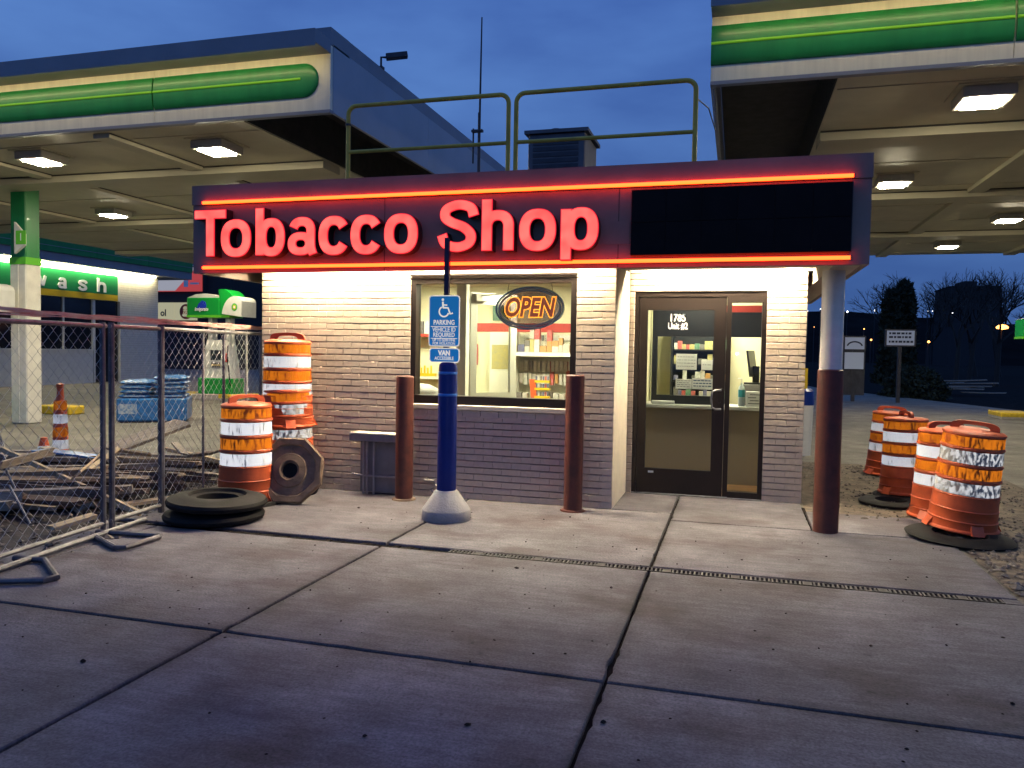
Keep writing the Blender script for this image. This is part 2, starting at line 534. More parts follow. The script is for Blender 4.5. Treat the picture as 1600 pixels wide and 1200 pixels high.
M['far_white'] = emat('far_white_lamp', (0.95, 0.95, 1.0), 6.0)
M['far_orange'] = emat('far_orange_lamp', (1.0, 0.36, 0.08), 7.0)
M['sign_lit'] = mat('far_sign_panel', (0.70, 0.74, 0.80), 0.5)
M['bill_red'] = emat('lit_red_panel', (0.50, 0.05, 0.04), 0.8)
M['bill_white'] = emat('lit_white_panel', (0.42, 0.43, 0.50), 0.7)
M['bill_cream'] = emat('lit_cream_panel', (0.55, 0.52, 0.32), 0.7)
M['navy'] = mat('navy_panel', (0.02, 0.024, 0.06), 0.5)
M['lot_line'] = mat('tar_patch', (0.09, 0.085, 0.075), 0.9, var=0.2)


# ---------------------------------------------------------------- mesh helpers
def wloc(o):
    v = Vector((0, 0, 0))
    while o is not None:
        v = v + Vector(o.location)
        o = o.parent
    return v


class MB:
    def __init__(self):
        self.v = []
        self.f = []

    def add(self, vs, fs):
        n = len(self.v)
        self.v += [tuple(p) for p in vs]
        self.f += [tuple(i + n for i in f) for f in fs]
        return self

    def box(self, x0, x1, y0, y1, z0, z1):
        vs = [(x0, y0, z0), (x1, y0, z0), (x1, y1, z0), (x0, y1, z0), (x0, y0, z1), (x1, y0, z1), (x1, y1, z1), (x0, y1, z1)]
        return self.add(vs, [(0, 3, 2, 1), (4, 5, 6, 7), (0, 1, 5, 4), (1, 2, 6, 5), (2, 3, 7, 6), (3, 0, 4, 7)])

    def bbox(self, x0, x1, y0, y1, z0, z1, b=0.005):
        """box with chamfered edges"""
        bm = bmesh.new()
        bmesh.ops.create_cube(bm, size=1.0)
        for v in bm.verts:
            v.co = Vector(((x0 + x1) / 2 + v.co.x * (x1 - x0), (y0 + y1) / 2 + v.co.y * (y1 - y0), (z0 + z1) / 2 + v.co.z * (z1 - z0)))
        bmesh.ops.bevel(bm, geom=bm.edges[:], offset=b, segments=1, affect='EDGES', profile=0.5)
        bm.verts.index_update()
        self.add([v.co[:] for v in bm.verts], [[v.index for v in f.verts] for f in bm.faces])
        bm.free()
        return self

    def prism(self, pts, d, axis='z'):
        """polygon pts (list of 3D points) pushed along vector d"""
        n = len(pts)
        vs = [tuple(p) for p in pts] + [tuple(Vector(p) + Vector(d)) for p in pts]
        fs = [tuple(range(n))[::-1], tuple(range(n, 2 * n))]
        fs += [(i, (i + 1) % n, n + (i + 1) % n, n + i) for i in range(n)]
        return self.add(vs, fs)

    def tube(self, pts, r, n=8, caps=True, closed=False):
        pts = [Vector(p) for p in pts]
        k = len(pts)
        rr = r if isinstance(r, (list, tuple)) else [r] * k
        vs, fs = [], []
        up = None
        for i, p in enumerate(pts):
            if closed:
                d = (pts[(i + 1) % k] - pts[i - 1]).normalized()
            else:
                d = (pts[min(i + 1, k - 1)] - pts[max(i - 1, 0)])
                d = d.normalized() if d.length > 1e-9 else Vector((0, 0, 1))
            if up is None:
                a = Vector((0, 0, 1)) if abs(d.z) < 0.9 else Vector((1, 0, 0))
                up = (a - d * a.dot(d)).normalized()
            else:
                up = (up - d * up.dot(d))
                up = up.normalized() if up.length > 1e-6 else Vector((1, 0, 0))
            s = d.cross(up)
            for j in range(n):
                t = 2 * PI * j / n
                vs.append(p + (up * math.cos(t) + s * math.sin(t)) * rr[i])
        for i in range(k if closed else k - 1):
            i2 = (i + 1) % k
            for j in range(n):
                fs.append((i * n + j, i * n + (j + 1) % n, i2 * n + (j + 1) % n, i2 * n + j))
        if caps and not closed:
            fs.append(tuple(range(n))[::-1])
            fs.append(tuple((k - 1) * n + j for j in range(n)))
        return self.add(vs, fs)

    def lathe(self, prof, c=(0, 0, 0), n=32, a0=0.0, a1=2 * PI, capb=False, capt=False):
        full = abs(a1 - a0 - 2 * PI) < 1e-6
        m = n if full else n + 1
        vs, fs = [], []
        for (r, z) in prof:
            for j in range(m):
                t = a0 + (a1 - a0) * j / n
                vs.append((c[0] + r * math.cos(t), c[1] + r * math.sin(t), c[2] + z))
        for i in range(len(prof) - 1):
            for j in range(n):
                j2 = (j + 1) % m if full else j + 1
                fs.append((i * m + j, i * m + j2, (i + 1) * m + j2, (i + 1) * m + j))
        if capb:
            fs.append(tuple(range(m))[::-1])
        if capt:
            fs.append(tuple((len(prof) - 1) * m + j for j in range(m)))
        return self.add(vs, fs)

    def quad(self, a, b, c, d):
        return self.add([a, b, c, d], [(0, 1, 2, 3)])

    def xform(self, mx):
        self.v = [tuple(mx @ Vector(p)) for p in self.v]
        return self

    def build(self, name, m, parent=None, origin=None, smooth=False, kind=None, label=None):
        off = wloc(parent) if parent is not None else Vector((0, 0, 0))
        org = Vector(origin) if origin is not None else off
        me = bpy.data.meshes.new(name)
        me.from_pydata([tuple(Vector(p) - org) for p in self.v], [], self.f)
        me.materials.append(M[m] if isinstance(m, str) else m)
        if smooth:
            me.polygons.foreach_set('use_smooth', [True] * len(me.polygons))
            try:
                me.set_sharp_from_angle(angle=R(38))
            except Exception:
                pass
        me.update()
        o = bpy.data.objects.new(name, me)
        col.objects.link(o)
        o.location = org - off
        if parent is not None:
            o.parent = parent
        if kind:
            o['kind'] = kind
        if label:
            o['label'] = label
        return o


def tag(o, label=None, cat=None, group=None, kind=None):
    if label:
        o['label'] = label
    if cat:
        o['category'] = cat
    if group:
        o['group'] = group
    if kind:
        o['kind'] = kind
    return o


def thing(name, label, cat, loc=(0, 0, 0), group=None):
    o = bpy.data.objects.new(name, None)
    o.empty_display_size = 0.1
    col.objects.link(o)
    o.location = loc
    return tag(o, label, cat, group)


def copy_tree(o, parent=None):
    c = o.copy()
    col.objects.link(c)
    c.parent = parent
    for ch in list(o.children):
        copy_tree(ch, c)
    return c


def text(body, size, m, parent, loc, rot=(PI / 2, 0, 0), name='lettering', bold=0.0, shear=0.0, extrude=0.001, align='CENTER', sx=1.0, outline=0.0, spacing=1.0, line=1.0):
    c = bpy.data.curves.new(name, 'FONT')
    c.body = body
    c.size = size
    c.offset = bold
    c.shear = shear
    c.align_x = align
    c.align_y = 'CENTER'
    c.space_character = spacing
    c.space_line = line
    c.resolution_u = 3
    if outline:
        c.fill_mode = 'NONE'
        c.bevel_depth = outline
        c.bevel_resolution = 1
    else:
        c.extrude = extrude
    o = bpy.data.objects.new('tmp_text', c)
    col.objects.link(o)
    me = bpy.data.meshes.new_from_object(o)
    bpy.data.objects.remove(o)
    bpy.data.curves.remove(c)
    me.materials.clear()
    me.materials.append(M[m])
    mx = Matrix.Translation(Vector(loc) - (wloc(parent) if parent else Vector())) @ Matrix.Rotation(rot[2], 4, 'Z') @ Matrix.Rotation(rot[0], 4, 'X') @ Matrix.Diagonal((sx, 1, 1, 1))
    me.transform(mx)
    o = bpy.data.objects.new(name, me)
    col.objects.link(o)
    if parent:
        o.parent = parent
    return o


# ---------------------------------------------------------------- bold grotesque letters made of solid strokes
def band(cx, cz, rx, rz, wx, wz, a0=0, a1=360, n=40, e=2.35):
    L = []
    for i in range(n + 1):
        t = R(a0 + (a1 - a0) * i / n)
        c, s = math.cos(t), math.sin(t)
        px = math.copysign(abs(c) ** (2 / e), c)
        pz = math.copysign(abs(s) ** (2 / e), s)
        L.append(((cx + rx * px, cz + rz * pz), (cx + (rx - wx) * px, cz + (rz - wz) * pz)))
    return L


def bar(x0, x1, z0, z1):
    return [((x0, z0), (x1, z0)), ((x0, z1), (x1, z1))]


def ribbon(pts, hx, hz):
    L = []
    for i, p in enumerate(pts):
        a = pts[max(i - 1, 0)]
        b = pts[min(i + 1, len(pts) - 1)]
        dx, dz = b[0] - a[0], b[1] - a[1]
        l = math.hypot(dx, dz) or 1
        nx, nz = -dz / l, dx / l
        L.append(((p[0] + nx * hx, p[1] + nz * hz), (p[0] - nx * hx, p[1] - nz * hz)))
    return L


def spline(pts, n=8):
    out = []
    for i in range(len(pts) - 1):
        p0, p1, p2, p3 = pts[max(i - 1, 0)], pts[i], pts[i + 1], pts[min(i + 2, len(pts) - 1)]
        for k in range(n):
            t = k / n
            out.append(tuple(0.5 * (2 * p1[j] + (p2[j] - p0[j]) * t + (2 * p0[j] - 5 * p1[j] + 4 * p2[j] - p3[j]) * t * t + (3 * p1[j] - p0[j] - 3 * p2[j] + p3[j]) * t ** 3) for j in (0, 1)))
    out.append(pts[-1])
    return out


def glyph(ch, w, H, X, sw, sh, desc=0.1):
    """strokes of a letter: w width, H cap height, X x-height, sw stem width, sh bar thickness"""
    o = 0.012 * H / 0.45
    if ch == 'T':
        return [bar(0, w, H - sh, H), bar(w / 2 - sw / 2, w / 2 + sw / 2, 0, H - sh * 0.5)]
    if ch == 'o':
        return [band(w / 2, X / 2, w / 2, X / 2 + o, sw, sh)]
    if ch == 'b':
        rx = w * 0.46
        return [bar(0, sw * 0.97, 0, H), band(w - rx, X / 2, rx, X / 2 + o, sw, sh)]
    if ch == 'p':
        rx = w * 0.46
        return [bar(0, sw * 0.97, -desc, X), band(w - rx, X / 2, rx, X / 2 + o, sw, sh)]
    if ch == 'c':
        return [band(w / 2, X / 2, w * 0.52, X / 2 + o, sw, sh, 33, 327)]
    if ch == 'h':
        return [bar(0, sw, 0, H), band(w / 2, X - w * 0.46, w / 2, w * 0.46 + o, sw, sh * 1.05, 0, 165), bar(w - sw, w - 0.0001, 0, X - w * 0.45)]
    if ch == 'a':
        rz = X * 0.315
        return [band(w * 0.44, rz - o * 0.6, w * 0.44, rz, sw * 0.92, sh * 0.86),
                band(w * 0.49, X - w * 0.40, w * 0.45, w * 0.40 + o, sw * 0.95, sh, 0, 158),
                ribbon(spline([(w * 0.94 - sw * 0.475, X - w * 0.39), (w * 0.94 - sw * 0.475, X * 0.25), (w * 0.965 - sw * 0.40, X * 0.07), (w * 1.0 - sw * 0.40, 0.0)]), sw * 0.475, sw * 0.3)]
    if ch in 'Ss':
        h = H if ch == 'S' else X
        P = [(0.93, 0.70), (0.84, 0.86), (0.52, 0.925), (0.20, 0.84), (0.16, 0.68), (0.34, 0.57), (0.66, 0.47), (0.85, 0.32), (0.80, 0.15), (0.50, 0.072), (0.18, 0.14), (0.07, 0.32)]
        return [ribbon(spline([(x * w, z * h) for x, z in P], 7), sw * 0.5, sh * 0.5)]
    if ch == 'w':
        s = sw * 0.5
        P = [(s * 0.9, X), (w * 0.27, s * 0.6), (w * 0.5, X * 0.92), (w * 0.73, s * 0.6), (w - s * 0.9, X)]
        return [ribbon([P[i], P[i + 1]], s * 0.95, s) for i in range(4)]
    return []


def strokes_mesh(strokes, yf, yb, grow=0.0):
    """solid strokes in the XZ plane: front cap at yf, back at yb; returns (front, sides)"""
    fr, sd = MB(), MB()
    for k, L in enumerate(strokes):
        y = yf - k * 0.0009
        n = len(L)
        a = [p[0] for p in L]
        b = [p[1] for p in L]
        closed = n > 3 and math.hypot(a[0][0] - a[-1][0], a[0][1] - a[-1][1]) < 1e-4
        if grow:
            a2, b2 = [], []
            for p, q in zip(a, b):
                d = math.hypot(p[0] - q[0], p[1] - q[1]) or 1
                ux, uz = (p[0] - q[0]) / d, (p[1] - q[1]) / d
                a2.append((p[0] + ux * grow, p[1] + uz * grow))
                b2.append((q[0] - ux * grow, q[1] - uz * grow))
            if not closed:
                for s, t in ((0, 1), (-1, -2)):
                    for arr in (a2, b2):
                        d = math.hypot(arr[s][0] - arr[t][0], arr[s][1] - arr[t][1]) or 1
                        arr[s] = (arr[s][0] + (arr[s][0] - arr[t][0]) / d * grow, arr[s][1] + (arr[s][1] - arr[t][1]) / d * grow)
            a, b = a2, b2
        fv = [(p[0], y, p[1]) for p in a] + [(p[0], y, p[1]) for p in b]
        fr.add(fv, [(i, i + 1, n + i + 1, n + i) for i in range(n - 1)])
        for arr in (a, b):
            sv = [(p[0], y, p[1]) for p in arr] + [(p[0], yb, p[1]) for p in arr]
            sd.add(sv, [(i, i + 1, n + i + 1, n + i) for i in range(n - 1)])
        if not closed:
            for i in (0, n - 1):
                p, q = a[i], b[i]
                sd.quad((p[0], y, p[1]), (q[0], y, q[1]), (q[0], yb, q[1]), (p[0], yb, p[1]))
    return fr, sd


# ---------------------------------------------------------------- ground and pavements
def rect_sheet(name, x0, x1, y0, y1, z, m, nx=1, ny=1, amp=0.0):
    vs, fs = [], []
    for j in range(ny + 1):
        for i in range(nx + 1):
            x = x0 + (x1 - x0) * i / nx
            y = y0 + (y1 - y0) * j / ny
            e = min(i, nx - i, j, ny - j)
            dz = amp * (mnoise.noise(Vector((x * 1.7, y * 1.7, 3))) + 0.5 * mnoise.noise(Vector((x * 6, y * 6, 1)))) if amp and e > 0 else 0
            vs.append((x, y, z + dz))
    for j in range(ny):
        for i in range(nx):
            a = j * (nx + 1) + i
            fs.append((a, a + 1, a + nx + 2, a + nx + 1))
    o = MB().add(vs, fs).build(name, m, origin=(x0, y0, z), smooth=amp > 0)
    return tag(o, kind='structure')


rect_sheet('ground', -900, 900, -60, 1500, -0.16, 'asphalt')
tag(MB().add([(-45, 8.6, -0.022), (14, 8.6, -0.022), (13.0, 17, -0.022), (9.4, 24.9, -0.022), (4.0, 42, -0.022), (2.0, 60, -0.022), (-45, 60, -0.022)], [(0, 1, 2, 3, 4, 5, 6)]).build('parking_lot', 'lot', origin=(-10, 20, -0.022)), kind='structure')
rect_sheet('side_lot', -45, -4.9, -3, 8.6, -0.022, 'lot')
rect_sheet('right_lot', 1.82, 16, -3, 8.6, -0.024, 'lot')
rect_sheet('lot_line_patch', -16, -6.4, 8.3, 9.4, -0.016, 'lot_line')
d = rect_sheet('dirt_strip', 0.72, 3.4, 8.05, 12.3, -0.010, 'dirt', 30, 44, 0.018)
d = rect_sheet('gravel_verge', 1.84, 4.6, -1.0, 8.1, -0.016, 'dirt', 30, 70, 0.02)
rect_sheet('debris_ground', -9.5, -4.9, 2.2, 9.0, -0.012, 'soil', 40, 50, 0.03)

pav = MB().box(-5.45, 1.83, -4.0, 8.9, -0.15, -0.03).build('pavement', 'joint', origin=(0, 0, 0))
tag(pav, kind='structure')
xs = [-4.76, -2.655, -0.555, 1.81]
ys = [-3.9, -0.5, 3.62, 5.605]
g = 0.0105


def slab(x0, x1, y0, y1):
    z = rnd.uniform(-0.003, 0.0)
    P = []
    for (ax, ay), (bx, by) in zip(((x0 + g, y0 + g), (x1 - g, y0 + g), (x1 - g, y1 - g), (x0 + g, y1 - g)), ((x1 - g, y0 + g), (x1 - g, y1 - g), (x0 + g, y1 - g), (x0 + g, y0 + g))):
        n = max(2, int(math.hypot(bx - ax, by - ay) / 0.06))
        for i in range(n):
            px, py = ax + (bx - ax) * i / n, ay + (by - ay) * i / n
            c = 0.0035 * mnoise.noise(Vector((px * 5, py * 5, 1))) + 0.003 * mnoise.noise(Vector((px * 21, py * 21, 7)))
            if rnd.random() < 0.02:
                c += 0.010
            P.append((px + (c if by != ay else 0) * (1 if bx == ax and ax < (x0 + x1) / 2 else -1), py + (c if bx != ax else 0) * (1 if by == ay and ay < (y0 + y1) / 2 else -1)))
    k = len(P)
    cxm, cym = (x0 + x1) / 2, (y0 + y1) / 2
    ins = [(px + 0.007 * (1 if px < cxm else -1) * (abs(px - cxm) > (x1 - x0) / 2 - 0.05), py + 0.007 * (1 if py < cym else -1) * (abs(py - cym) > (y1 - y0) / 2 - 0.05)) for px, py in P]
    vs = [(px, py, -0.10) for px, py in P] + [(px, py, z - 0.007) for px, py in P] + [(px, py, z) for px, py in ins]
    fs = [(i, (i + 1) % k, k + (i + 1) % k, k + i) for i in range(k)] + [(k + i, k + (i + 1) % k, 2 * k + (i + 1) % k, 2 * k + i) for i in range(k)] + [tuple(range(2 * k, 3 * k))]
    MB().add(vs, fs).build('slab', 'slab', pav, origin=(cxm, cym, 0))


for j in range(3):
    for i in range(3):
        slab(xs[i], xs[i + 1], ys[j], ys[j + 1])
    slab(-5.25, xs[0], ys[j], ys[j + 1])
for x0, x1 in ((-5.4, -4.76), (-4.76, -2.655), (-2.655, -0.555)):
    slab(x0, x1, 5.715, 7.72)
slab(-0.555, 1.81, 5.715, 7.385)
slab(-0.555, 0.70, 7.385, 8.72)
slab(0.70, 1.81, 7.385, 8.30)
MB().bbox(-1.16, -0.566, 7.725, 8.72, -0.10, -0.001, 0.006).build('slab', 'slab', pav, origin=(-0.9, 8.2, 0))

# trench drain: a channel with cast grates, silted up towards the tyres
dr = thing('trench_drain', 'long narrow slotted trench drain crossing the pavement', 'drain', (-1.1, 5.66, 0))
MB().box(-5.3, 1.70, 5.612, 5.708, -0.14, -0.055).build('channel', 'joint', dr)
MB().box(1.70, 1.80, 5.612, 5.708, -0.14, -0.004).build('end_block', 'slab', dr)
silt = MB()
for i in range(60):
    x = -5.3 + i * 0.0555
    z = -0.012 - 0.012 * rnd.random() - max(0, (i - 52)) * 0.005
    silt.box(x, x + 0.0565, 5.614, 5.706, -0.06, z)
silt.build('silt', 'joint', dr, kind='stuff')


def grate_mesh(L):
    b = MB()
    b.box(0.003, L - 0.003, 5.616, 5.624, -0.03, -0.004)
    b.box(0.003, L - 0.003, 5.696, 5.704, -0.03, -0.004)
    n = int(L / 0.031)
    for i in range(n + 1):
        x = 0.004 + i * (L - 0.022) / n
        b.box(x, x + 0.013, 5.624, 5.696, -0.026, -0.0045)
    b.box(L / 2 - 0.03, L / 2 + 0.03, 5.6245, 5.6955, -0.024, -0.0035)
    return b


GL = 0.475
for i in range(8):
    x0 = -2.10 + i * GL
    b = grate_mesh(GL)
    b.v = [(x + x0, y, z) for x, y, z in b.v]
    b.build('grate', 'iron', dr, origin=(x0, 5.66, 0))


# gravel stones, dropped litter
def stones(name, n, x0, x1, y0, y1, s0, s1, m, label, cat, z=0.0, dens=None):
    b = MB()
    base = [(0, 0, 1), (0.9, 0, 0.2), (0.28, 0.86, 0.2), (-0.73, 0.53, 0.2), (-0.73, -0.53, 0.2), (0.28, -0.86, 0.2), (0, 0, -0.4)]
    fcs = [(0, 1, 2), (0, 2, 3), (0, 3, 4), (0, 4, 5), (0, 5, 1), (6, 2, 1), (6, 3, 2), (6, 4, 3), (6, 5, 4), (6, 1, 5)]
    for _ in range(n):
        x, y = rnd.uniform(x0, x1), rnd.uniform(y0, y1)
        if dens and not dens(x, y):
            continue
        s = rnd.uniform(s0, s1) * (1 if rnd.random() < 0.9 else 1.8)
        t = rnd.uniform(0, 6.3)
        sx, sy, sz = s * rnd.uniform(0.7, 1.3), s * rnd.uniform(0.7, 1.3), s * rnd.uniform(0.4, 0.9)
        ct, st = math.cos(t), math.sin(t)
        vs = []
        for p in base:
            a, c, e = p[0] * sx * rnd.uniform(0.8, 1.2), p[1] * sy * rnd.uniform(0.8, 1.2), p[2] * sz
            vs.append((x + a * ct - c * st, y + a * st + c * ct, z + e))
        b.add(vs, fcs)
    o = b.build(name, m, origin=((x0 + x1) / 2, (y0 + y1) / 2, z))
    return tag(o, label, cat, kind='stuff')


stones('gravel', 5200, 1.83, 4.2, 3.0, 8.3, 0.010, 0.026, 'stone', 'loose dark gravel along the right edge of the pavement', 'gravel', -0.008)
stones('rubble', 1500, 0.85, 3.3, 8.1, 12.2, 0.006, 0.022, 'stone', 'loose rubble scattered over the dirt strip by the wall corner', 'rubble', 0.0)
stones('litter_specks', 210, -4.3, 1.7, 1.6, 7.2, 0.004, 0.011, 'joint', 'tiny dark crumbs scattered over the grey pavement', 'litter', 0.001)
stones('rubble_under_lumber', 1500, -9.0, -4.6, 3.2, 8.4, 0.010, 0.035, 'stone', 'dark crumbs of rubble under the lumber pile', 'rubble', -0.004, lambda x, y: x < -4.72 - (y - 4.2) * 0.125 + rnd.gauss(0, 0.10))


# ---------------------------------------------------------------- the shop kiosk
YF, YD = 7.70, 8.70            # front wall face, recessed door wall face
XL, XC, XR = -5.134, -1.15, 0.70
WX0, WX1, WZ0, WZ1 = -3.325, -1.545, 0.985, 2.325
DX0, DX1, DZ1 = -1.085, 0.300, 2.235
SZ = 2.44                      # soffit
shop = thing('tobacco_shop', 'small tan brick shop kiosk with red lit sign band and flat roof', 'shop', (-2.2, 7.7, 0))

wall = MB()
B = 0.034                       # bricks stand this far in front of the backing
wall.box(XL + B, WX0, YF + B, YF + 0.20, -0.02, SZ)
wall.box(WX1, XC - B, YF + B, YF + 0.20, -0.02, SZ)
wall.box(WX0, WX1, YF + B, YF + 0.20, -0.02, WZ0 - 0.002)
wall.box(WX0, WX1, YF + B, YF + 0.20, WZ1 + 0.002, SZ)
wall.box(XL + B, XL + 0.2, YF + 0.2, 11.6, -0.02, SZ)
front_wall = wall.build('wall', 'mortar', shop, label='tan brick front wall around the shop window')
wall2 = MB()
wall2.box(XC - B, DX0, YD + B, YD + 0.2, -0.02, SZ)
wall2.box(DX1, XR - B, YD + B, YD + 0.2, -0.02, SZ)
wall2.box(DX0, DX1, YD + B, YD + 0.2, DZ1 + 0.002, SZ)
wall2.box(XR - 0.2, XR - B, YD + 0.2, 11.6, -0.02, SZ)
door_wall = wall2.build('wall', 'mortar', shop, label='tan brick wall around the recessed door')
MB().box(XL, XR, 11.6, 11.8, 0, SZ).build('back_wall', 'render', shop)
ret = MB()
ret.box(XC - 0.10, XC + 0.001, YF + 0.012, YD + 0.20, 0.0, SZ)
ret.build('return_wall', 'render', shop, label='smooth cream painted side of the recess beside the door')

CH = 0.0677
cells = []   # (parent wall, axis, x0, x1, row, yface)
meshes = {}


def brick_mesh(L, h, t):
    key = (round(L, 3), round(h, 3))
    if key not in meshes:
        me = bpy.data.meshes.new('brick')
        b = MB().box(-L / 2, L / 2, 0, t, 0, h)
        # slightly arrised front edge
        c = 0.003
        b = MB()
        b.v = [(-L / 2 + c, 0, c), (L / 2 - c, 0, c), (L / 2 - c, 0, h - c), (-L / 2 + c, 0, h - c), (-L / 2, c, 0), (L / 2, c, 0), (L / 2, c, h), (-L / 2, c, h), (-L / 2, t, 0), (L / 2, t, 0), (L / 2, t, h), (-L / 2, t, h)]
        b.f = [(0, 1, 2, 3), (4, 5, 1, 0), (5, 6, 2, 1), (6, 7, 3, 2), (7, 4, 0, 3), (8, 9, 5, 4), (9, 10, 6, 5), (10, 11, 7, 6), (11, 8, 4, 7)]
        me.from_pydata(b.v, [], b.f)
        me.materials.append(M['brick'])
        me.update()
        meshes[key] = me
    return meshes[key]


def lay(par, x0, x1, yf, holes, rot=0, shift=0.0):
    rows = int(SZ / CH)
    for r in range(rows):
        z0 = r * CH
        segs = [(x0, x1)]
        for (a, b_, c, d_) in holes:
            if z0 + CH * 0.5 > c and z0 + CH * 0.5 < d_:
                ns = []
                for s, e in segs:
                    if b_ <= s or a >= e:
                        ns.append((s, e))
                    else:
                        if a > s:
                            ns.append((s, a))
                        if b_ < e:
                            ns.append((b_, e))
                segs = ns
        for s, e in segs:
            p = x0 + shift - (0.1015 if r % 2 else 0.0) - 0.203
            carry = None
            while p < e:
                q = p + 0.203
                a, b_ = max(p, s), min(q, e)
                if carry is not None:
                    a, carry = carry, None
                if a == s and 0 < b_ - a <= 0.03:
                    carry = a
                    p = q
                    continue
                if b_ - a > 0.03:
                    cells.append((par, a, b_, z0, yf))
                elif b_ > a and cells and cells[-1][3] == z0 and abs(cells[-1][2] - a) < 0.01:
                    c0 = cells.pop()
                    cells.append((c0[0], c0[1], b_, c0[3], c0[4]))
                p = q


lay(front_wall, XL, XC, YF, [(WX0 - 0.005, WX1 + 0.005, WZ0 - 0.13, WZ1 + 0.01)])
lay(door_wall, XC + 0.004, XR, YD, [(DX0 - 0.003, DX1 + 0.003, -1, DZ1 + 0.01)], shift=0.05)
camv = Vector((0, 0, 1.55))


def hidden(c):
    x = (c[1] + c[2]) / 2
    return c[4] == YF and (x < -4.3 and c[3] < 1.5)


order = sorted(range(len(cells)), key=lambda i: (hidden(cells[i]) or cells[i][2] - cells[i][1] < 0.15, (Vector(((cells[i][1] + cells[i][2]) / 2, cells[i][4], cells[i][3])) - camv).length))
keep = set(order[:300])
rest = {front_wall: MB(), door_wall: MB()}
for i, (par, a, b_, z0, yf) in enumerate(cells):
    L = b_ - a - 0.0016
    h = CH - 0.0075 + rnd.choice((0, 0, 0, -0.002))
    dy = rnd.gauss(0, 0.0005)
    dz = rnd.gauss(0, 0.0007)
    me = brick_mesh(L, h, B + 0.01)
    loc = Vector(((a + b_) / 2, yf + dy, z0 + dz))
    if i in keep:
        o = bpy.data.objects.new('brick', me)
        col.objects.link(o)
        o.parent = par
        o.location = loc - wloc(par)
        o.rotation_euler = (rnd.gauss(0, 0.003), 0, rnd.gauss(0, 0.0015))
    else:
        mb = rest[par]
        mb.add([Vector(v.co) + loc for v in me.vertices], [tuple(p.vertices) for p in me.polygons])
for par, mb in rest.items():
    if mb.v:
        mb.build('brickwork', 'brick', par, kind='stuff')

# window: bronze frame, pane, pale sill, apron course
win = MB()
fw = 0.055
win.box(WX0, WX0 + fw, YF + 0.004, YF + 0.14, WZ0 + 0.09, WZ1)
win.box(WX1 - fw, WX1, YF + 0.004, YF + 0.14, WZ0 + 0.09, WZ1)
win.box(WX0 + fw, WX1 - fw, YF + 0.006, YF + 0.138, WZ1 - 0.075, WZ1 - 0.001)
win.box(WX0, WX1, YF + 0.004, YF + 0.14, WZ0, WZ0 + 0.088)
window = win.build('window', 'bronze', shop, label='wide bronze framed shop window')
MB().box(WX0 + fw, WX1 - fw, YF + 0.085, YF + 0.093, WZ0 + 0.088, WZ1 - 0.075).build('pane', 'glass', window)
MB().bbox(WX0 - 0.02, WX1 + 0.02, YF - 0.028, YF + 0.05, WZ0 - 0.055, WZ0 - 0.002, 0.006).build('sill', 'render', window)
ap = MB()
for i in range(9):
    x0 = WX0 + i * (WX1 - WX0) / 9
    ap.bbox(x0 + 0.002, x0 + (WX1 - WX0) / 9 - 0.002, YF - 0.002, YF + 0.03, WZ0 - 0.13, WZ0 - 0.058, 0.003)
ap.build('apron', 'brick', window)
MB().box(WX0 - 0.012, WX1 + 0.012, YF - 0.012, YF + 0.003, WZ1 + 0.001, WZ1 + 0.02).build('drip_trim', 'bronze', window)

# door with narrow side light
df = MB()
yd0, yd1 = YD + 0.01, YD + 0.12
df.box(DX0, DX0 + 0.045, yd0, yd1, 0, DZ1)
df.box(DX1 - 0.045, DX1, yd0, yd1, 0, DZ1)
df.box(DX0 + 0.045, DX1 - 0.045, yd0 + 0.002, yd1 - 0.002, DZ1 - 0.06, DZ1 - 0.001)
df.box(-0.105, -0.055, yd0 + 0.002, yd1 - 0.002, 0.02, DZ1 - 0.06)
df.box(-0.055, DX1 - 0.045, yd0 + 0.004, yd1 - 0.004, 0.0, 0.075)
df.box(-0.055, DX1 - 0.045, yd0 + 0.004, yd1 - 0.004, DZ1 - 0.12, DZ1 - 0.06)
door_frame = df.build('door_frame', 'bronze', shop)
MB().box(-0.055, DX1 - 0.045, YD + 0.06, YD + 0.068, 0.075, DZ1 - 0.12).build('side_pane', 'glass', door_frame)
MB().box(DX0, DX1, YD - 0.015, YD + 0.1, -0.001, 0.012).build('threshold', 'galv', door_frame)
dl = MB()
y0, y1 = YD + 0.018, YD + 0.068
lx0, lx1, gz0, gz1 = DX0 + 0.05, -0.110, 0.285, 2.03
gx0, gx1 = -0.945, -0.235
dl.box(lx0, gx0, y0, y1, 0.018, DZ1 - 0.066)
dl.box(gx1, lx1, y0, y1, 0.018, DZ1 - 0.066)
dl.box(gx0, gx1, y0 + 0.001, y1 - 0.001, 0.018, gz0)
dl.box(gx0, gx1, y0 + 0.001, y1 - 0.001, gz1, DZ1 - 0.066)
door = dl.build('door', 'bronze', shop, label='dark bronze glass shop door')
MB().box(gx0, gx1, y0 + 0.02, y0 + 0.028, gz0, gz1).build('pane', 'glass', door)
hb = MB()
hb.tube([(-0.145, y0 - 0.002, 1.17), (-0.20, y0 - 0.045, 1.17), (-0.235, y0 - 0.06, 1.155), (-0.245, y0 - 0.062, 1.08), (-0.235, y0 - 0.06, 0.985), (-0.20, y0 - 0.045, 0.965), (-0.145, y0 - 0.002, 0.965)], 0.012, 8)
hb.build('handle', 'galv', door, smooth=True)
MB().lathe([(0.0, -0.012), (0.02, -0.010), (0.022, 0.0)], n=14).xform(Matrix.Translation((-0.16, y0 - 0.001, 1.055)) @ Matrix.Rotation(R(90), 4, 'X')).build('lock_cylinder', 'galv', door)
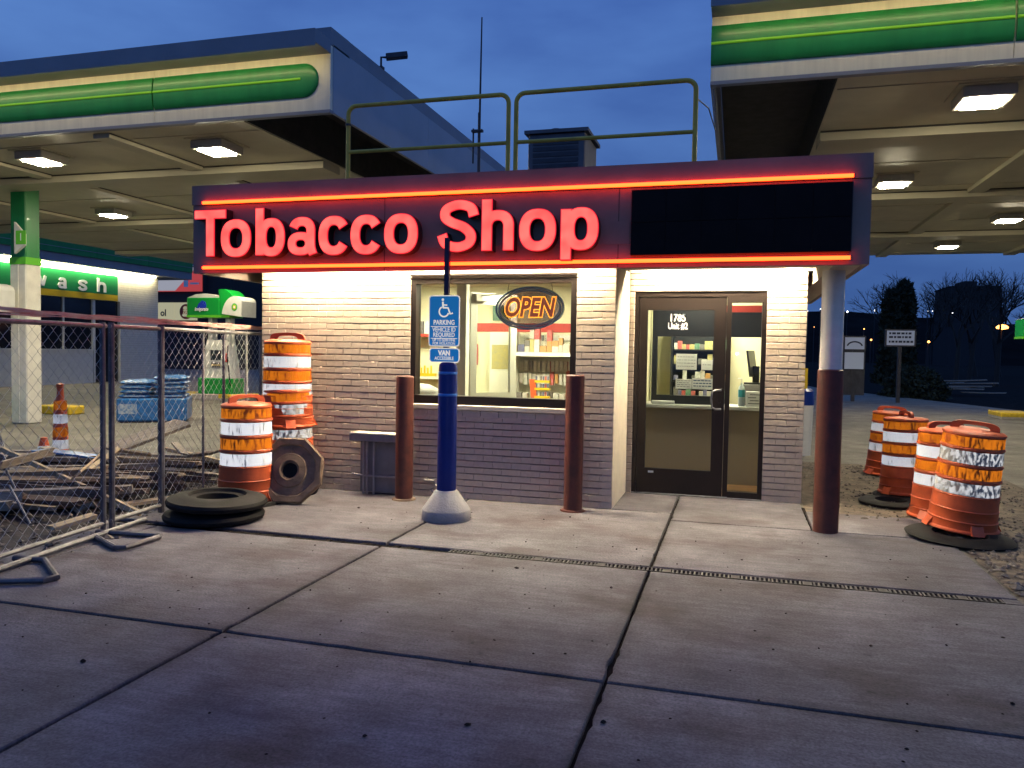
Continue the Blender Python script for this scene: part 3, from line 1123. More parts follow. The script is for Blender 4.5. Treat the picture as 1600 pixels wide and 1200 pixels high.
MB().box(lx0 + 0.13, lx0 + 0.19, y0 - 0.002, y0 + 0.001, 0.235, 0.258).build('maker_plate', 'sign_white', door)
text('1785', 0.115, 'sign_white', door, (-0.625, y0 + 0.017, 1.945), bold=0.003, sx=0.78)
text('Unit #2', 0.098, 'sign_white', door, (-0.62, y0 + 0.017, 1.855), bold=0.0022, sx=0.70)

# roof, soffit, fascia
FX0, FX1, FY, FZ0, FZ1 = -5.39, 1.01, 6.87, 2.297, 3.185
roof = MB().box(FX0 + 0.06, FX1 - 0.06, FY + 0.08, 11.9, 2.98, 3.08).build('roof', 'roof', shop)
fas = MB()
fas.box(FX0, FX1, FY, FY + 0.05, FZ0, 2.985)
fas.box(FX0 - 0.006, FX1 + 0.006, FY - 0.012, FY + 0.05, 2.988, FZ1)
fas.box(FX0, FX0 + 0.05, FY + 0.05, 11.95, FZ0 + 0.002, FZ1)
fas.box(FX1 - 0.05, FX1, FY + 0.05, 11.95, FZ0 + 0.002, FZ1)
fas.box(FX0 + 0.05, FX1 - 0.05, 11.9, 11.95, FZ0 + 0.002, FZ1)
fascia = fas.build('fascia', 'fascia', shop, label='plum coloured metal sign band')
seam = MB()
for x in (-3.25, -1.02):
    seam.box(x, x + 0.006, FY - 0.002, FY + 0.01, FZ0 + 0.005, 2.984)
seam.build('seam', 'return', fascia)
MB().box(-3.2, -0.92, FY - 0.006, FY + 0.001, 2.50, 2.70).build('raceway', 'fascia', fascia)
sf = MB().box(FX0 + 0.05, XL - 0.001, FY + 0.051, 11.88, SZ, SZ + 0.03)
sf.box(XL - 0.001, FX1 - 0.26, FY + 0.051, 7.48, SZ, SZ + 0.03)
sf.box(XL - 0.001, XC + 0.002, 7.69, YF + 0.2, SZ, SZ + 0.03)
sf.box(XC + 0.002, FX1 - 0.26, 7.48, 8.44, SZ, SZ + 0.03).box(XC + 0.002, FX1 - 0.26, 8.69, YD + 0.2, SZ, SZ + 0.03)
soffit = sf.build('soffit', 'soffit', shop)
rc = MB()
for (ra, rb, rc0, rc1) in ((XL - 0.001, XC + 0.002, 7.48, 7.69), (XC + 0.003, FX1 - 0.26, 8.44, 8.69)):
    rc.box(ra, rb, rc0 - 0.02, rc1 + 0.02, 2.561, 2.58)
    rc.box(ra, rb, rc0 - 0.02, rc0 - 0.001, SZ + 0.031, 2.56).box(ra, rb, rc1 + 0.001, rc1 + 0.02, SZ + 0.031, 2.56)
    rc.box(ra - 0.015, ra - 0.001, rc0 - 0.02, rc1 + 0.02, SZ + 0.031, 2.58).box(rb + 0.001, rb + 0.015, rc0 - 0.02, rc1 + 0.02, SZ + 0.031, 2.58)
rc.build('light_trough', 'soffit', soffit)
MB().box(0.75, FX1 - 0.051, FY + 0.052, 11.85, FZ0 + 0.004, SZ + 0.03).build('edge_beam', 'render', shop)
for z, x0, x1 in ((3.006, -5.25, 0.868), (2.351, -5.25, 0.862)):
    t = MB()
    t.tube([(x0, FY - 0.032, z), (x1, FY - 0.032, z)], 0.0155, 10)
    ls = t.build('light_strip', 'neon', fascia, smooth=True, label='glowing red tube along the sign band')
    MB().box(x0 - 0.01, x1 + 0.01, FY - 0.020, FY - 0.0125, z - 0.014, z + 0.014).build('holder', 'return', ls)
dp = MB().bbox(-0.905, 0.868, FY - 0.045, FY - 0.001, 2.392, 2.962, 0.006).build('display_panel', 'return', fascia, label='blank black electronic display at the right of the sign band')
for i in range(6):
    for j in range(2):
        xa, za = -0.900 + i * 0.2938, 2.397 + j * 0.281
        MB().bbox(xa, xa + 0.2915, FY - 0.055 + rnd.uniform(-0.0008, 0.0008), FY - 0.0455, za, za + 0.279, 0.002).build('display_module', 'black', dp)

# pillar at the corner
pil = MB()
pil.lathe([(0.095, 1.44), (0.095, FZ0 + 0.004)], (0.805, 7.40, 0), 28)
pillar = pil.build('pillar', 'white_paint', shop, smooth=True, label='round corner pillar, white above and rust red below')
MB().lathe([(0.108, 0.0), (0.108, 1.43), (0.096, 1.44)], (0.805, 7.40, 0), 28).build('sleeve', 'red_paint', pillar, smooth=True)

# lit channel letters
sign = thing('shop_sign', 'large glowing red channel letters reading Tobacco Shop', 'sign', (-3.2, FY, 2.46))
LET = [('T', -5.278, -4.922), ('o', -4.972, -4.636), ('b', -4.575, -4.257), ('a', -4.215, -3.908), ('c', -3.874, -3.571), ('c', -3.535, -3.232), ('o', -3.193, -2.863), ('S', -2.644, -2.29), ('h', -2.233, -1.941), ('o', -1.882, -1.556), ('p', -1.504, -1.179)]
for ch, x0, x1 in LET:
    st = glyph(ch, x1 - x0, 0.450, 0.338, 0.088, 0.076, 0.095)
    fr, sd = strokes_mesh(st, 6.750, FY - 0.002)
    tx = lambda mb: setattr(mb, 'v', [(x + x0, y, z + 2.459) for x, y, z in mb.v])
    tx(fr)
    l = fr.build('letter', 'letter', sign, label='glowing red letter ' + ch)
    fr2, sd2 = strokes_mesh(st, 6.758, FY - 0.002, 0.008)
    tx(fr2)
    tx(sd2)
    fr2.build('halo_rim', 'letter_rim', l)  # wider glowing copy behind the face, added to show a red halo
    sd2.build('letter_return', 'return', l)

# strip lights under the soffit
for i, (x0, x1, y) in enumerate(((-5.03, -3.80, 7.625), (-3.74, -2.54, 7.625), (-2.48, -1.22, 7.625), (-0.95, 0.68, 8.575))):
    t = thing('soffit_light', ['strip light under the soffit above the traffic drums', 'strip light under the soffit over the left of the shop window', 'strip light under the soffit over the right of the shop window', 'strip light under the soffit in front of the shop door'][i], 'light', ((x0 + x1) / 2, y, 2.56), 'strip lights under the shop soffit')
    MB().box(x0, x1, y - 0.04, y + 0.04, 2.535, 2.56).build('housing', 'soffit', t)
    MB().box(x0 + 0.03, x1 - 0.03, y - 0.03, y + 0.03, 2.531, 2.5345).build('lens', 'strip' if i < 3 else 'strip_door', t)

# things on the roof
for i, (x0, x1, lab) in enumerate(((-3.77, -2.11, 'left bent yellow pipe guard rail on the shop roof, in front of the sky'), (-2.035, -0.40, 'right bent yellow pipe guard rail on the shop roof, by the rooftop unit'))):
    t = thing('guard_rail', lab, 'railing', ((x0 + x1) / 2, 7.12, 3.08), 'yellow guard rails on the roof')
    r = 0.085
    pts = [(x0, 7.12, 3.08), (x0, 7.12, 3.955 - r)]
    for k in range(1, 6):
        a = PI - k * PI / 12 * 1.0
        pts.append((x0 + r - r * math.cos(k * PI / 12), 7.12, 3.955 - r + r * math.sin(k * PI / 12)))
    pts.append((x0 + r, 7.12, 3.955))
    pts.append((x1 - r, 7.12, 3.955))
    for k in range(1, 6):
        pts.append((x1 - r + r * math.sin(k * PI / 12), 7.12, 3.955 - r + r * math.cos(k * PI / 12)))
    pts += [(x1, 7.12, 3.955 - r), (x1, 7.12, 3.08)]
    MB().tube(pts, 0.022, 10).build('hoop', 'yellow_rail', t, smooth=True)
    MB().tube([(x0 + 0.015, 7.12, 3.505), (x1 - 0.015, 7.12, 3.505)], 0.019, 8).build('mid_rail', 'yellow_rail', t, smooth=True)
    for x in (x0, x1):
        MB().lathe([(0.055, 0.0), (0.055, 0.012), (0.03, 0.014), (0.03, 0.05)], (x, 7.12, 3.08), 12).build('foot', 'yellow_rail', t)
    if i == 0:
        MB().lathe([(0.03, 0), (0.032, 0.012), (0.03, 0.024)], (x0, 7.12, 3.76), 10).build('clamp', 'dark_metal', t)
cb = MB().tube([(-0.40, 7.12, 3.80), (-0.3, 7.4, 3.785), (-0.26, 8.2, 3.80), (-0.33, 9.3, 4.57)], 0.006, 6)
tag(cb.build('cable', 'dark_metal', origin=(-0.4, 7.12, 3.8)), 'thin black cable from the right roof railing to the canopy', 'cable')
hv = thing('rooftop_unit', 'dark sheet metal air handling unit standing on the shop roof', 'air conditioner', (-2.1, 9.3, 3.08))
MB().bbox(-2.42, -1.74, 9.0, 9.75, 3.14, 4.10, 0.012).build('cabinet', 'hvac', hv)
MB().box(-2.46, -1.70, 8.96, 9.79, 4.10, 4.14).build('lid', 'hvac', hv)
MB().lathe([(0.0, 0.07), (0.06, 0.06), (0.10, 0.0)], (-2.13, 9.2, 4.14), 14).build('vent_cap', 'hvac', hv)
MB().box(-2.38, -1.78, 9.05, 9.7, 3.08, 3.14).build('curb', 'dark_metal', hv)
for k in range(7):
    MB().box(-2.36, -1.82, 8.992, 9.001, 3.56 + k * 0.068, 3.605 + k * 0.068).build('louvre', 'dark_metal', hv)
MB().box(-1.99, -1.86, 8.99, 9.001, 3.40, 3.50).build('nameplate', 'galv', hv)
MB().box(-2.56, -2.42, 9.05, 9.35, 3.20, 3.65).build('duct_box', 'hvac', hv)
an = thing('roof_antenna', 'tall thin whip antenna rising from the shop roof into the sky', 'antenna', (-3.30, 9.8, 3.08))
MB().tube([(-3.30, 9.8, 3.08), (-3.30, 9.8, 4.65)], 0.02, 8).build('mast', 'dark_metal', an)
MB().tube([(-3.295, 9.8, 4.65), (-3.285, 9.8, 5.87)], [0.015, 0.009], 8).build('whip', 'dark_metal', an)
MB().box(-3.40, -3.25, 9.77, 9.83, 4.40, 4.43).tube([(-3.38, 9.8, 4.0), (-3.38, 9.8, 4.45)], 0.012, 6).build('bracket', 'dark_metal', an)

# bollards by the wall
for x, y, h, lab in ((-3.270, 7.44, 1.285, 'rust red steel bollard left of the shop window'), (-1.500, 7.50, 1.335, 'rust red steel bollard right of the shop window')):
    t = thing('bollard', lab, 'bollard', (x, y, 0), 'rust red bollards in front of the shop')
    MB().lathe([(0.091, 0.0), (0.091, h - 0.012), (0.082, h - 0.002), (0.0, h)], (x, y, 0), 28).build('post', 'red_paint', t, smooth=True)
    MB().lathe([(0.125, 0.0), (0.12, 0.012), (0.092, 0.018)], (x, y, 0), 20).build('grout_collar', 'dusty_rubber' if x < -2 else 'red_paint', t)

# accessible parking sign on its blue sleeve
t = thing('parking_sign', 'blue accessible parking signs on a blue sleeved post in a concrete cone base', 'sign post', (-2.53, 6.72, 0))
cx, cy = -2.53, 6.72
MB().lathe([(0.222, 0.0), (0.226, 0.02), (0.225, 0.088), (0.218, 0.098), (0.105, 0.262), (0.088, 0.27)], (cx, cy, 0), 40).build('base', 'concrete_grey', t, smooth=True)
sl = MB().lathe([(0.088, 0.255), (0.086, 1.39), (0.080, 1.42), (0.055, 1.44), (0.0, 1.443)], (cx, cy, 0), 32).build('sleeve', 'blue', t, smooth=True)
for z in (1.145, 1.345):
    MB().lathe([(0.0865, z - 0.012), (0.0895, z - 0.008), (0.0895, z + 0.008), (0.0865, z + 0.012)], (cx, cy, 0), 32).build('stripe', 'sky_blue', sl, smooth=True)
MB().box(cx - 0.052, cx - 0.007, cy + 0.005, cy + 0.045, 1.42, 2.575).build('post', 'purple_post', t)


def rounded(x0, x1, z0, z1, r, y):
    P = []
    for cx_, cz_, a in ((x1 - r, z1 - r, 0), (x0 + r, z1 - r, 90), (x0 + r, z0 + r, 180), (x1 - r, z0 + r, 270)):
        for k in range(6):
            P.append((cx_ + r * math.cos(R(a + k * 18)), y, cz_ + r * math.sin(R(a + k * 18))))
    return P


def plate(x0, x1, z0, z1, y, par):
    w = MB().prism(rounded(x0, x1, z0, z1, 0.03, y), (0, 0.003, 0)).build('sign_plate', 'sign_sheet', par)
    MB().prism(rounded(x0 + 0.009, x1 - 0.009, z0 + 0.009, z1 - 0.009, 0.024, y - 0.0012), (0, 0.001, 0)).build('sign_field', 'sign_blue', w)
    return w


ysn = cy - 0.006
p1 = plate(-2.722, -2.420, 1.585, 2.052, ysn, t)
p2 = plate(-2.714, -2.418, 1.438, 1.572, ysn, t)
yt = ysn - 0.0022
text('PARKING', 0.062, 'sign_sheet', p1, (-2.571, yt, 1.803), bold=0.001, sx=0.80)
text('VEHICLE ID\nREQUIRED', 0.056, 'sign_sheet', p1, (-2.571, yt, 1.714), bold=0.0006, sx=0.80, line=0.84)
text('UP TO $200 FINE\nFOR VIOLATION', 0.036, 'sign_sheet', p1, (-2.571, yt, 1.627), bold=0.0002, sx=0.82, line=0.86)
MB().box(-2.70, -2.442, yt - 0.0005, yt + 0.0005, 1.764, 1.770).build('rule', 'sign_sheet', p1)
MB().box(-2.70, -2.442, yt - 0.0005, yt + 0.0005, 1.656, 1.662).build('rule', 'sign_sheet', p1)
text('VAN', 0.062, 'sign_sheet', p2, (-2.566, yt, 1.524), bold=0.003, sx=0.9)
text('ACCESSIBLE', 0.044, 'sign_sheet', p2, (-2.566, yt, 1.476), bold=0.0006, sx=0.80)
sy = MB()
ox, oz, s = -2.571, 1.918, 0.105
head = [(ox - 0.14 * s + 0.115 * s * math.cos(a * PI / 8), yt, oz + 0.90 * s + 0.115 * s * math.sin(a * PI / 8)) for a in range(16)]
sy.prism(head, (0, 0.001, 0))
for k, L in enumerate([ribbon([(ox - 0.14 * s, oz + 0.72 * s), (ox - 0.10 * s, oz + 0.18 * s)], 0.085 * s, 0.085 * s),
                       ribbon([(ox - 0.12 * s, oz + 0.20 * s), (ox + 0.35 * s, oz + 0.18 * s), (ox + 0.56 * s, oz - 0.34 * s), (ox + 0.80 * s, oz - 0.26 * s)], 0.075 * s, 0.075 * s),
                       ribbon([(ox - 0.12 * s, oz + 0.44 * s), (ox + 0.28 * s, oz + 0.42 * s)], 0.055 * s, 0.055 * s),
                       band(ox - 0.02 * s, oz - 0.14 * s, 0.50 * s, 0.50 * s, 0.13 * s, 0.13 * s, 118, 345, 28, 2.0)]):
    n = len(L)
    yy = yt - 0.0003 * (k + 1)
    sy.add([(p[0][0], yy, p[0][1]) for p in L] + [(p[1][0], yy, p[1][1]) for p in L], [(i, i + 1, n + i + 1, n + i) for i in range(n - 1)])
sy.build('wheelchair_symbol', 'sign_sheet', p1)
for z in (2.03, 1.60):
    MB().lathe([(0.0, -0.003), (0.006, -0.002), (0.007, 0.0)], n=8).xform(Matrix.Translation((-2.568, yt, z)) @ Matrix.Rotation(R(90), 4, 'X')).build('bolt', 'dark_metal', p1)

# meter shelf with conduits at the wall
t = thing('conduit_shelf', 'low grey metal shelf over conduits against the brick wall', 'utility box', (-3.68, 7.6, 0))
MB().bbox(-3.935, -3.30, 7.50, 7.685, 0.575, 0.650, 0.004).build('hood', 'greybox', t)
MB().box(-3.925, -3.31, 7.49, 7.688, 0.651, 0.662).build('hood_top', 'render', t)
MB().box(-3.86, -3.33, 7.62, 7.685, 0.02, 0.574).build('back_panel', 'greybox', t)
for x in (-3.805, -3.765, -3.685):
    c = MB().tube([(x, 7.585, 0.0), (x, 7.585, 0.575)], 0.013, 8).build('conduit', 'conduit', t, smooth=True)
MB().box(-3.88, -3.34, 7.565, 7.60, 0.190, 0.205).build('strut', 'conduit', t)
MB().tube([(-3.83, 7.60, 0.20), (-3.95, 7.60, 0.205), (-3.96, 7.66, 0.205)], 0.008, 6).build('wire', 'conduit', t)
t = MB().tube([(-3.14, 7.67, 0.175), (-3.02, 7.65, 0.175), (-3.0, 7.66, 0.13), (-3.06, 7.665, 0.08), (-3.0, 7.66, 0.03)], 0.014, 8).build('drain_spout', 'conduit', origin=(-3.05, 7.67, 0.1))
tag(t, 'small pipe stub low on the wall right of the left bollard', 'pipe')

# ---------------------------------------------------------------- inside the shop
def st(name, mb, m):
    return tag(mb.build(name, m, origin=mb.v[0]), kind='structure')


CI = 2.46
st('inside_floor', MB().box(XL + 0.21, XC - 0.101, YF + 0.21, 11.59, -0.01, 0.012).box(XC - 0.101, XR - 0.21, YD + 0.125, 11.59, -0.01, 0.012), 'floor_in')
st('inside_ceiling', MB().box(XL + 0.21, XC - 0.101, YF + 0.202, 11.59, CI, CI + 0.03).box(XC - 0.101, XR - 0.21, YD + 0.202, 11.59, CI, CI + 0.03), 'ceil_in')
st('inside_back_wall', MB().box(XL + 0.21, XC - 0.1, 10.60, 10.65, 0.013, CI - 0.001), 'wall_in')
st('inside_partition', MB().box(XC - 0.09, XC - 0.02, YD + 0.205, 11.58, 0.013, CI - 0.001), 'wall_in')
st('inside_left_wall', MB().box(XL + 0.205, XL + 0.23, YF + 0.21, 10.59, 0.013, CI - 0.001), 'wall_in')
st('inside_rear_wall', MB().box(XC - 0.01, XR - 0.21, 11.2, 11.25, 0.013, CI - 0.001), 'wall_in')
st('inside_right_wall', MB().box(XR - 0.235, XR - 0.205, YD + 0.21, 11.19, 0.013, CI - 0.001), 'wall_in')
bandm = MB().box(XL + 0.24, XC - 0.105, 10.585, 10.598, 1.825, 1.945)
tag(bandm.build('wall_band', 'red_band', origin=(-3, 10.59, 1.88)), kind='structure')


def clight(x, y, z, lab, w=0.55, d=0.55):
    t = thing('ceiling_light', lab, 'light', (x, y, z), 'ceiling lights inside the shop')
    MB().box(x - w / 2 - 0.03, x + w / 2 + 0.03, y - d / 2 - 0.03, y + d / 2 + 0.03, z - 0.012, z - 0.001).build('frame', 'soffit', t)
    MB().box(x - w / 2, x + w / 2, y - d / 2, y + d / 2, z - 0.02, z - 0.0125).build('diffuser', 'room_lamp', t)


clight(-3.85, 9.45, CI, 'lit square ceiling panel seen at the top left of the shop window')
clight(-2.1, 9.1, CI, 'lit square ceiling panel above the shelves in the shop window')
clight(-0.25, 10.35, CI, 'lit square ceiling panel behind the service counter')
clight(-0.45, 9.25, CI, 'added fill light panel on the entry ceiling between door and counter', 0.3, 0.3)  # fill lamp added to brighten the entry floor and counter front

# open neon sign hanging in the window
t = thing('open_sign', 'oval neon OPEN sign with orange letters hanging inside the shop window', 'neon sign', (-2.09, 7.95, 2.0))
tilt = Matrix.Translation((-2.085, 7.93, 2.005)) @ Matrix.Rotation(R(-2), 4, 'Y')
oval = [(0.352 * math.cos(k * PI / 24), 0.0, 0.205 * math.sin(k * PI / 24)) for k in range(48)]
MB().prism(oval, (0, 0.03, 0)).xform(tilt).build('board', 'open_board', t)
for rx, rz in ((0.362, 0.215), (0.328, 0.184)):
    MB().tube([(rx * math.cos(k * PI / 28), -0.012, rz * math.sin(k * PI / 28)) for k in range(56)], 0.0115, 6, closed=True).xform(tilt).build('ring_tube', 'open_ring', t, smooth=True)
for body in ('OPEN',):
    a = text(body, 0.27, 'open_fill', t, (-2.095, 7.918, 2.003), bold=0.008, shear=0.22, sx=0.76)
    b_ = text(body, 0.27, 'open_tube', t, (-2.095, 7.905, 2.003), name='letter_tube', bold=0.014, shear=0.22, sx=0.76, outline=0.0046)
MB().tube([(-2.33, 7.93, 2.17), (-2.28, 7.93, CI)], 0.003, 5).tube([(-1.84, 7.93, 2.17), (-1.89, 7.93, CI)], 0.003, 5).build('hanging_wire', 'dark_metal', t)

# column and half-open glass door inside
tag(MB().box(-3.135, -3.015, 8.58, 8.70, 0.012, CI - 0.001).build('inside_column', 'shelf', origin=(-3.07, 8.64, 0)), 'slim cream column inside the shop window', 'column')
t = thing('glass_inner_door', 'half open aluminium glass door inside the shop behind the parking sign', 'door', (-3.0, 8.75, 0))
mx = Matrix.Translation((-3.005, 8.72, 0)) @ Matrix.Rotation(R(52), 4, 'Z')
MB().box(0, 0.09, 0, 0.04, 0.02, 2.24).box(0.58, 0.67, 0, 0.04, 0.02, 2.24).box(0.09, 0.58, 0.001, 0.039, 2.10, 2.239).box(0.09, 0.58, 0.001, 0.039, 0.02, 1.05).xform(mx).build('leaf_frame', 'door_alu', t)
MB().box(0.09, 0.58, 0.016, 0.022, 1.05, 2.10).xform(mx).build('pane', 'glass', t)
MB().bbox(0.04, 0.20, -0.05, 0.0, 2.13, 2.22, 0.005).tube([(0.1, -0.03, 2.2), (0.3, -0.25, 2.22)], 0.008, 6).xform(mx).build('door_closer', 'door_alu', t)

# shelf unit with goods
t = thing('display_shelf', 'white pegboard display shelf at the right of the shop window', 'shelf', (-2.2, 10.4, 0))
MB().box(-2.95, -1.45, 10.555, 10.58, 0.02, 1.80).build('pegboard', 'peg', t)
MB().box(-3.33, -2.96, 10.50, 10.58, 0.02, 1.82).box(-2.955, -2.90, 10.20, 10.5, 0.02, 1.82).build('side_panel', 'shelf', t)
for z in (0.84, 1.49):
    MB().box(-2.89, -1.45, 10.18, 10.554, z, z + 0.055).build('shelf_board', 'shelf', t)
holes = MB()
for i in range(36):
    for j in range(7):
        x, z = -2.85 + i * 0.038, 1.57 + j * 0.033
        holes.box(x, x + 0.008, 10.553, 10.5555, z, z + 0.008)
holes.build('peg_holes', 'ink', t, kind='stuff')
pal = [(0.55, 0.50, 0.42), (0.10, 0.10, 0.22), (0.45, 0.38, 0.12), (0.5, 0.06, 0.05), (0.06, 0.18, 0.10), (0.7, 0.68, 0.6), (0.12, 0.10, 0.09), (0.5, 0.24, 0.05)]
for i, c in enumerate(pal):
    M['pack%d' % i] = mat('packet_%d' % i, c, 0.45, c2=tuple(min(1, x * 0.5 + 0.12) for x in c), vs=34)
GRP = 'small packets on the display shelf'
x = -2.86
k = 0
while x < -1.52:
    w = rnd.uniform(0.05, 0.10)
    h = rnd.uniform(0.06, 0.19) if x < -2.35 else rnd.uniform(0.05, 0.12)
    dz = 0.0
    for lv in range(2 if (x < -2.2 and rnd.random() < 0.7) else 1):
        o = MB().bbox(x + 0.003, x + w - 0.003, 10.27, 10.36 + rnd.random() * 0.05, 1.546 + dz, 1.546 + dz + h, 0.003).build('product_box', 'pack%d' % rnd.choice((0, 1, 2, 3, 5, 5, 7, 6)), origin=(x, 10.3, 1.546 + dz))
        tag(o, 'small coloured packet on the upper board of the display shelf', 'packet', GRP)
        dz += h + 0.001
    x += w
for i in range(12):
    x = -2.84 + i * 0.075
    o = MB().bbox(x, x + 0.058, 10.535, 10.552, 1.16 - 0.02 * (i % 2), 1.42, 0.003).build('hanging_packet', 'pack%d' % (0, 0, 5, 0, 5, 3, 5, 0, 3, 3, 0, 3)[i], origin=(x, 10.54, 1.3))
    tag(o, 'slim blister packet hanging on the pegboard between the boards', 'packet', 'blister packets on the pegboard')
for i in range(5):
    x = -2.72 + i * 0.19
    o = MB().bbox(x, x + 0.16, 10.53, 10.552, 1.71, 1.78, 0.003).build('hanging_packet', 'pack%d' % (6, 5, 5, 4, 4)[i], origin=(x, 10.54, 1.75))
    tag(o, 'wide packet hanging at the top of the pegboard', 'packet', 'packets along the pegboard top')
for i in range(8):
    x = -2.86 + i * 0.085
    if 2 <= i <= 4:
        continue
    o = MB().bbox(x, x + 0.07, 10.24, 10.33, 0.896, 0.99 + 0.03 * rnd.random(), 0.003).build('product_box', 'pack%d' % (6, 0, 1, 2, 2, 6, 5, 0)[i], origin=(x, 10.28, 0.896))
    tag(o, 'small dark tin on the lower board of the display shelf', 'tin', 'tins on the lower shelf board')
for r_ in range(2):
    for i in range(14):
        x = -2.87 + i * 0.062 + rnd.uniform(-0.004, 0.004)
        z1 = (1.43, 1.255)[r_]
        o = MB().bbox(x, x + 0.046, 10.46 - 0.03 * r_, 10.475 - 0.03 * r_, z1 - rnd.uniform(0.13, 0.16), z1, 0.002).build('hanging_packet', 'pack%d' % rnd.choice((0, 0, 5, 3, 5, 7) if r_ else (0, 5, 0, 5, 6)), origin=(x, 10.46, z1))
        tag(o, 'slim card packet in the %s hanging row between the shelf boards' % ('upper', 'lower')[r_], 'packet', 'card packets in hanging rows')
for i in range(4):
    x = -2.90 + 0.02 + i * 0.34
    o = MB().box(x, x + 0.16, 10.176, 10.1795, 1.492, 1.54).build('price_card', 'paper', origin=(x, 10.177, 1.49))
    tag(o, '%s white price card from the left on the upper shelf edge' % ('first', 'second', 'third', 'fourth')[i], 'price card', 'price cards on the shelf edge')
for i, (x, z, w, h, m_, lab) in enumerate(((-3.32, 1.98, 0.20, 0.26, 'pack4', 'green poster on the back wall left of the display shelf'), (-2.7, 2.02, 0.34, 0.2, 'pack5', 'pale poster on the back wall above the red band'), (-3.75, 1.35, 0.22, 0.3, 'pack3', 'red poster on the back wall left of the inner door'), (-3.30, 1.30, 0.24, 0.34, 'pack2', 'yellow poster on the white panel beside the display shelf'))):
    yy = 10.494 if i == 3 else 10.58
    o = MB().box(x, x + w, yy, yy + 0.003, z, z + h).build('poster', m_, origin=(x, yy, z))
    tag(o, lab, 'poster')
t = thing('lighter_rack', 'orange and yellow lighter rack on the lower board of the display shelf', 'rack', (-2.52, 10.2, 0.896))
MB().prism([(-2.63, 10.16, 0.897), (-2.55, 10.16, 0.897), (-2.58, 10.16, 1.18), (-2.66, 10.16, 1.18)], (0, 0.05, 0)).build('side', 'orange', t)
for z in (0.93, 1.04, 1.14):
    MB().box(-2.585, -2.38, 10.15, 10.22, z, z + 0.03).build('tier', 'wash_yellow', t)
    for i in range(6):
        MB().box(-2.575 + i * 0.032, -2.555 + i * 0.032, 10.165, 10.185, z + 0.0305, z + 0.085).build('lighter', 'pack%d' % (1, 5, 6, 1, 3, 1)[i], t)
for r_ in range(4):
    for i in range(3):
        o = MB().bbox(-2.06 + i * 0.10, -1.966 + i * 0.10, 10.19, 10.30, 0.896 + r_ * 0.112, 1.0 + r_ * 0.112, 0.004).build('dark_carton', 'black_plastic', origin=(-2.0 + i * 0.1, 10.25, 0.9 + r_ * 0.112))
        tag(o, 'black carton in the stack at the right end of the display shelf', 'carton', 'stacked black cartons')
        if (r_ + i) % 2 == 0:
            MB().box(-2.045 + i * 0.10, -1.985 + i * 0.10, 10.1885, 10.1898, 0.925 + r_ * 0.112, 0.955 + r_ * 0.112).build('carton_label', 'paper', o)
# left bay seen behind the parking sign
t = tag(MB().box(-4.75, -3.9, 10.35, 10.58, 1.74, 1.78).build('wall_shelf', 'red_band', origin=(-4.3, 10.5, 1.75)), 'red edged wall shelf seen at the left of the shop window', 'shelf')
for i in range(7):
    x = -4.72 + i * 0.11
    o = MB().bbox(x, x + 0.095, 10.38, 10.5, 1.781, 1.90 + 0.08 * rnd.random(), 0.004).build('dark_box', 'pack%d' % rnd.choice((6, 6, 5)), origin=(x, 10.4, 1.78))
    tag(o, 'dark box on the red edged wall shelf', 'box', 'boxes on the wall shelf')
sack = MB()
for i in range(9):
    a = i / 8
    pr = 0.26 * (1 - 0.35 * a * a)
sack.lathe([(0.24, 0.0), (0.28, 0.1), (0.27, 0.6), (0.25, 0.95), (0.20, 1.06), (0.08, 1.12), (0.0, 1.13)], (-3.62, 8.75, 0.013), 22)
sack.v = [(x + 0.02 * mnoise.noise(Vector((x * 6, y * 6, z * 6))), y, z + 0.02 * mnoise.noise(Vector((x * 5, y * 5, z * 3 + 9)))) for x, y, z in sack.v]
tag(sack.build('white_sack', 'paper', origin=(-3.62, 8.75, 0), smooth=True), 'plump white sack standing inside at the left of the shop window', 'sack')
o = MB()
for i in range(6):
    o.tube([(-4.42 + i * 0.05, 10.4, 1.22), (-4.42 + i * 0.05, 10.4, 1.30 + 0.03 * (i % 2))], 0.014, 6)
o.box(-4.46, -4.10, 10.36, 10.44, 1.18, 1.22)
tag(o.build('yellow_rack', 'wash_yellow', origin=(-4.3, 10.4, 1.18)), 'small yellow rack on the back wall behind the white sack', 'rack')
MB_sup = MB().box(-4.5, -4.05, 10.35, 10.58, 1.14, 1.178)
tag(MB_sup.build('wall_shelf', 'shelf', origin=(-4.3, 10.5, 1.15)), 'short white wall shelf carrying the small yellow rack', 'shelf')

# service counter behind the door
t = thing('service_counter', 'service counter with pale top seen through the glass door', 'counter', (-0.25, 9.7, 0))
MB().box(XC + 0.01, XR - 0.24, 9.62, 9.66, 0.013, 0.90).build('front_panel', 'counter', t)
MB().bbox(XC + 0.01, XR - 0.24, 9.55, 10.05, 0.90, 0.945, 0.006).build('worktop', 'counter_top', t)
sc_ = MB().box(-0.99, -0.93, 9.70, 9.78, 0.946, 2.42).box(-0.20, -0.12, 9.70, 9.78, 0.946, 2.42).box(-0.93, -0.20, 9.70, 9.78, 1.765, 2.42).box(-0.12, XR - 0.24, 9.70, 9.78, 1.765, 2.06)
t2 = thing('counter_screen', 'black framed clear screen standing on the service counter', 'screen', (-0.25, 9.74, 0.945))
sc_.build('frame', 'black_plastic', t2)
MB().box(-0.12, XR - 0.24, 9.70, 9.78, 2.061, 2.14).build('red_header', 'red_band', t2)
MB().box(-0.93, -0.20, 9.735, 9.741, 0.947, 1.765).build('pane', 'glass', t2)
MB().box(-0.93, -0.20, 9.70, 9.80, 0.947, 1.05).build('base_rail', 'black_plastic', t2)


